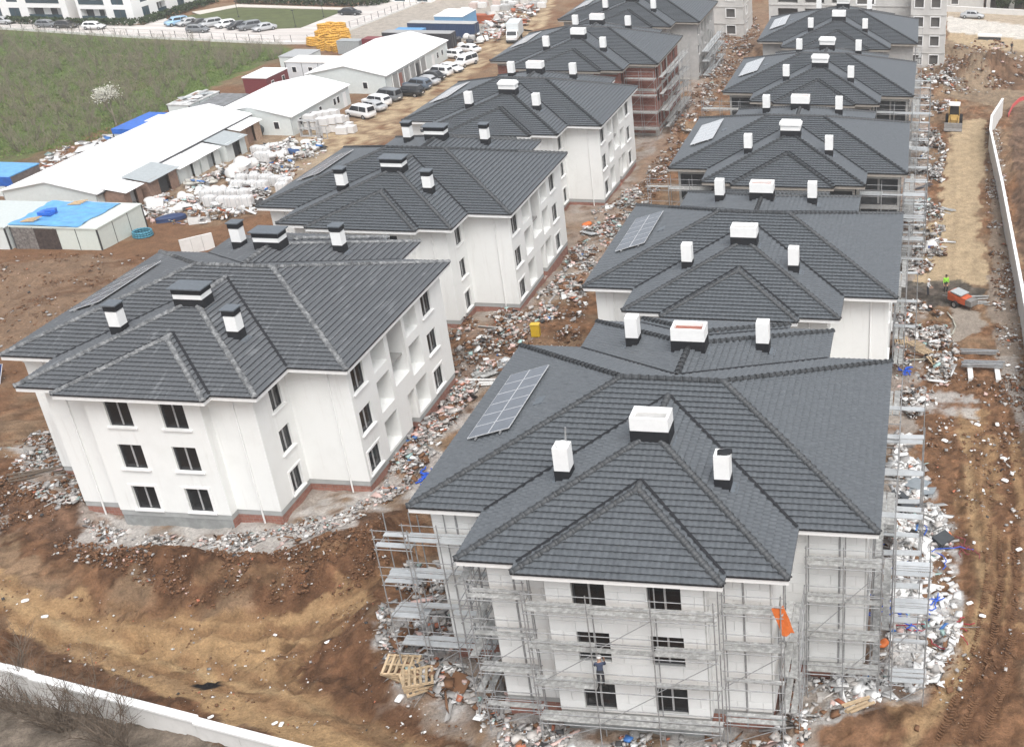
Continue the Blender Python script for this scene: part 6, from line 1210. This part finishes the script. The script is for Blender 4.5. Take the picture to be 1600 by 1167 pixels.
# ------------------------------------------------------------------ tall unfinished block and far structures
def raw_block(label, x0, x1, y0, y1, z, h, front, side):
    r_ = empty('concrete_block',(x0,y0,z),0,label,'building'); wd,l = x1-x0,y1-y0; b = MB(); H = lambda sp: [(s0,s1,zb+k*2.95,zt+k*2.95,dp,'w') for s0,s1,zb,zt,dp in sp for k in range(int((h-1.)/2.95))]
    W_ = [((0,0),(wd,0),H(front)),((wd,0),(wd,l),H(side)),((wd,l),(0,l),[]),((0,l),(0,0),[])]
    for p0,p1,hs in W_: wall_panel(b,p0,p1,-2,h,hs,0,0,0)
    b.add([(0,0,h),(wd,0,h),(wd,l,h),(0,l,h)],[(0,1,2,3)]); b.build('wall',flat('raw_concrete',(.52,.51,.49),.9,var=.12,scale=.6,bump=.1),r_)
    for p0,p1,hs in W_:
        a,d,o,l_ = wframe(p0,p1); rz = math.atan2(d.y,d.x)
        for s0,s1,zb,zt,dp,_ in hs:
            wn = pbox('window_opening',a+d*((s0+s1)/2)-o*(dp-.03)+Vector((0,0,(zb+zt)/2)),(s1-s0,.05,zt-zb),flat('opening_shade',(.10,.095,.09),.9),r_,(0,0,rz))  # flat dark plate stands in for the shaded room behind each opening
            if dp < .5: put('surround',UB,WHITE,wn,(0,-5.2,-.5),(0,0,0),(1.2,2.,.1)); put('surround',UB,WHITE,wn,(0,-5.2,.5),(0,0,0),(1.2,2.,.08)); put('surround',UB,WHITE,wn,(.54,-5.2,0),(0,0,0),(.1,2.,.98)); put('surround',UB,WHITE,wn,(-.54,-5.2,0),(0,0,0),(.1,2.,.98))
    for k in range(1,int(h/2.95)+1): pbox('floor_band',(wd/2,-.04,k*2.95+.2),(wd,.1,.14),CONC,r_); pbox('floor_band',(wd+.04,l/2,k*2.95+.2),(.1,l,.14),CONC,r_)
    return r_
raw_block('tall unfinished concrete block with pale window surrounds beside the spoil heap',-13.5,10.,143.,152,-4.2,12.8,[(1.5,4.8,.4,2.6,1.6),(6.,9.2,.4,2.6,1.6),(10.4,13.4,.4,2.6,1.6),(14.6,17.4,.4,2.6,.3)],[])
raw_block('unfinished concrete stair wing with three storeys of window surrounds above the trench',10.,15.6,136.2,160,-4.2,12.8,[(.6,2.,1.3,2.9,.25),(3.2,4.6,1.3,2.9,.25)],[(2.2,4.,1.3,2.9,.25),(8,9.8,1.3,2.9,.25),(14,15.8,1.3,2.9,.25)])
raw_block('pale grey block corner behind the grey rendered house by the brown lane',-30,-20.5,160.5,172,-5,11,[(1.,2.6,1.3,2.9,.25),(6.4,8.,1.3,2.9,.25)],[(3,4.6,1.3,2.9,.25)])
# beyond the pale road
a_ = G(1500,18); b_ = G(1640,34); wall_run('low concrete garden wall across the pale road',[(a_.x-14,a_.y+2,a_.z+1.),(b_.x+20,b_.y,b_.z+1.)],1.,.25,3.,.3)
hb_ = raw_block('red-fronted low building across the pale road',16.5,24,190,198,-4.2,4.2,[(1,2.4,1,2.4,.25)],[]); hb_.children[0].material_slots[0].material = BRICK
raw_block('pale garage with open bays across the pale road',24.5,36,189.5,197,-4.2,4.6,[(.8,4.6,.1,2.5,1.6),(5.6,9.6,.1,2.5,1.6)],[])
def tree(label, x, y, h, r_, seed, grp):
    rr = random.Random(seed); t_ = empty('garden_tree',(x,y,gz(x,y)),0,label,'tree',grp); b = MB(); b.tube((0,0,-.2),(0,0,h*.5),.16,6,0,.1)
    for i in range(6): a = rr.uniform(0,6.28); b.tube((0,0,h*(.3+.05*i)),(math.cos(a)*r_*.6,math.sin(a)*r_*.6,h*.7),.06,5,0,.02)
    b.build('trunk',BARK,t_); V,F = [],[]
    for i in range(1400):
        d = Vector((rr.gauss(0,1),rr.gauss(0,1),rr.gauss(0,1))).normalized(); k = rr.random()**.4*(.75+.4*math.sin(3*d.x+seed)*math.sin(4*d.y)+.1*rr.random()); c = Vector((d.x*r_*k,d.y*r_*k,h*.65+d.z*h*.38*k)); n_ = Vector((rr.gauss(0,1),rr.gauss(0,1),rr.gauss(0,1))).normalized(); u_ = n_.orthogonal().normalized()*.2; v_ = n_.cross(u_).normalized()*.13; j = len(V); V += [c-u_,c+v_,c+u_,c-v_]; F.append((j,j+1,j+2,j+3))
    me = bpy.data.meshes.new('crown'); me.from_pydata([tuple(v) for v in V],[],F); me.materials.append(None); put('crown',me,LEAF,t_)
for i in range(8): tree('dark evergreen garden tree behind the wall across the pale road',28+i*3.6+rnd.uniform(-1,1),186.5+rnd.uniform(-1.5,2),rnd.uniform(3,5),rnd.uniform(1.5,2.2),i,'garden trees across the road')
# boards across the pit
heap_planks(1480,126,6,6,'long scaffold tubes lying across the pit near the stair wing',STEEL,-.15,.8,'tubes',.06); heap_planks(1482,120,3,5.,'white boards lying beside the stair wing rubble',WHITE,-.2,.5,'boards',.5)
q = G(1546,62); pbs = empty('pallet_of_slabs',tuple(q),-.1,'pale slab stack on dark bearers at the roadside','slabs'); pbox('slab',(0,0,.7),(4.2,1.4,.3),WHITE,pbs); pbox('bearer',(0,0,.25),(4,1.2,.5),DKT,pbs)

# ------------------------------------------------------------------ hazy spring air
hz_m = bpy.data.materials.new('haze'); hz_m.use_nodes = True; t = hz_m.node_tree; t.nodes.remove(t.nodes['Principled BSDF']); vp = t.nodes.new('ShaderNodeVolumePrincipled'); vp.inputs['Color'].default_value = (.93,.95,.97,1); vp.inputs['Density'].default_value = .00038; vp.inputs['Anisotropy'].default_value = .2
t.links.new(vp.outputs[0], t.nodes['Material Output'].inputs['Volume'])
hb = MB().b2((-460,-80,-9.),(470,910,45)); ho = hb.build('haze', hz_m); tag(ho, 'thin pale haze over the building site', 'haze', kind='stuff')
scene.cycles.volume_bounces = 1
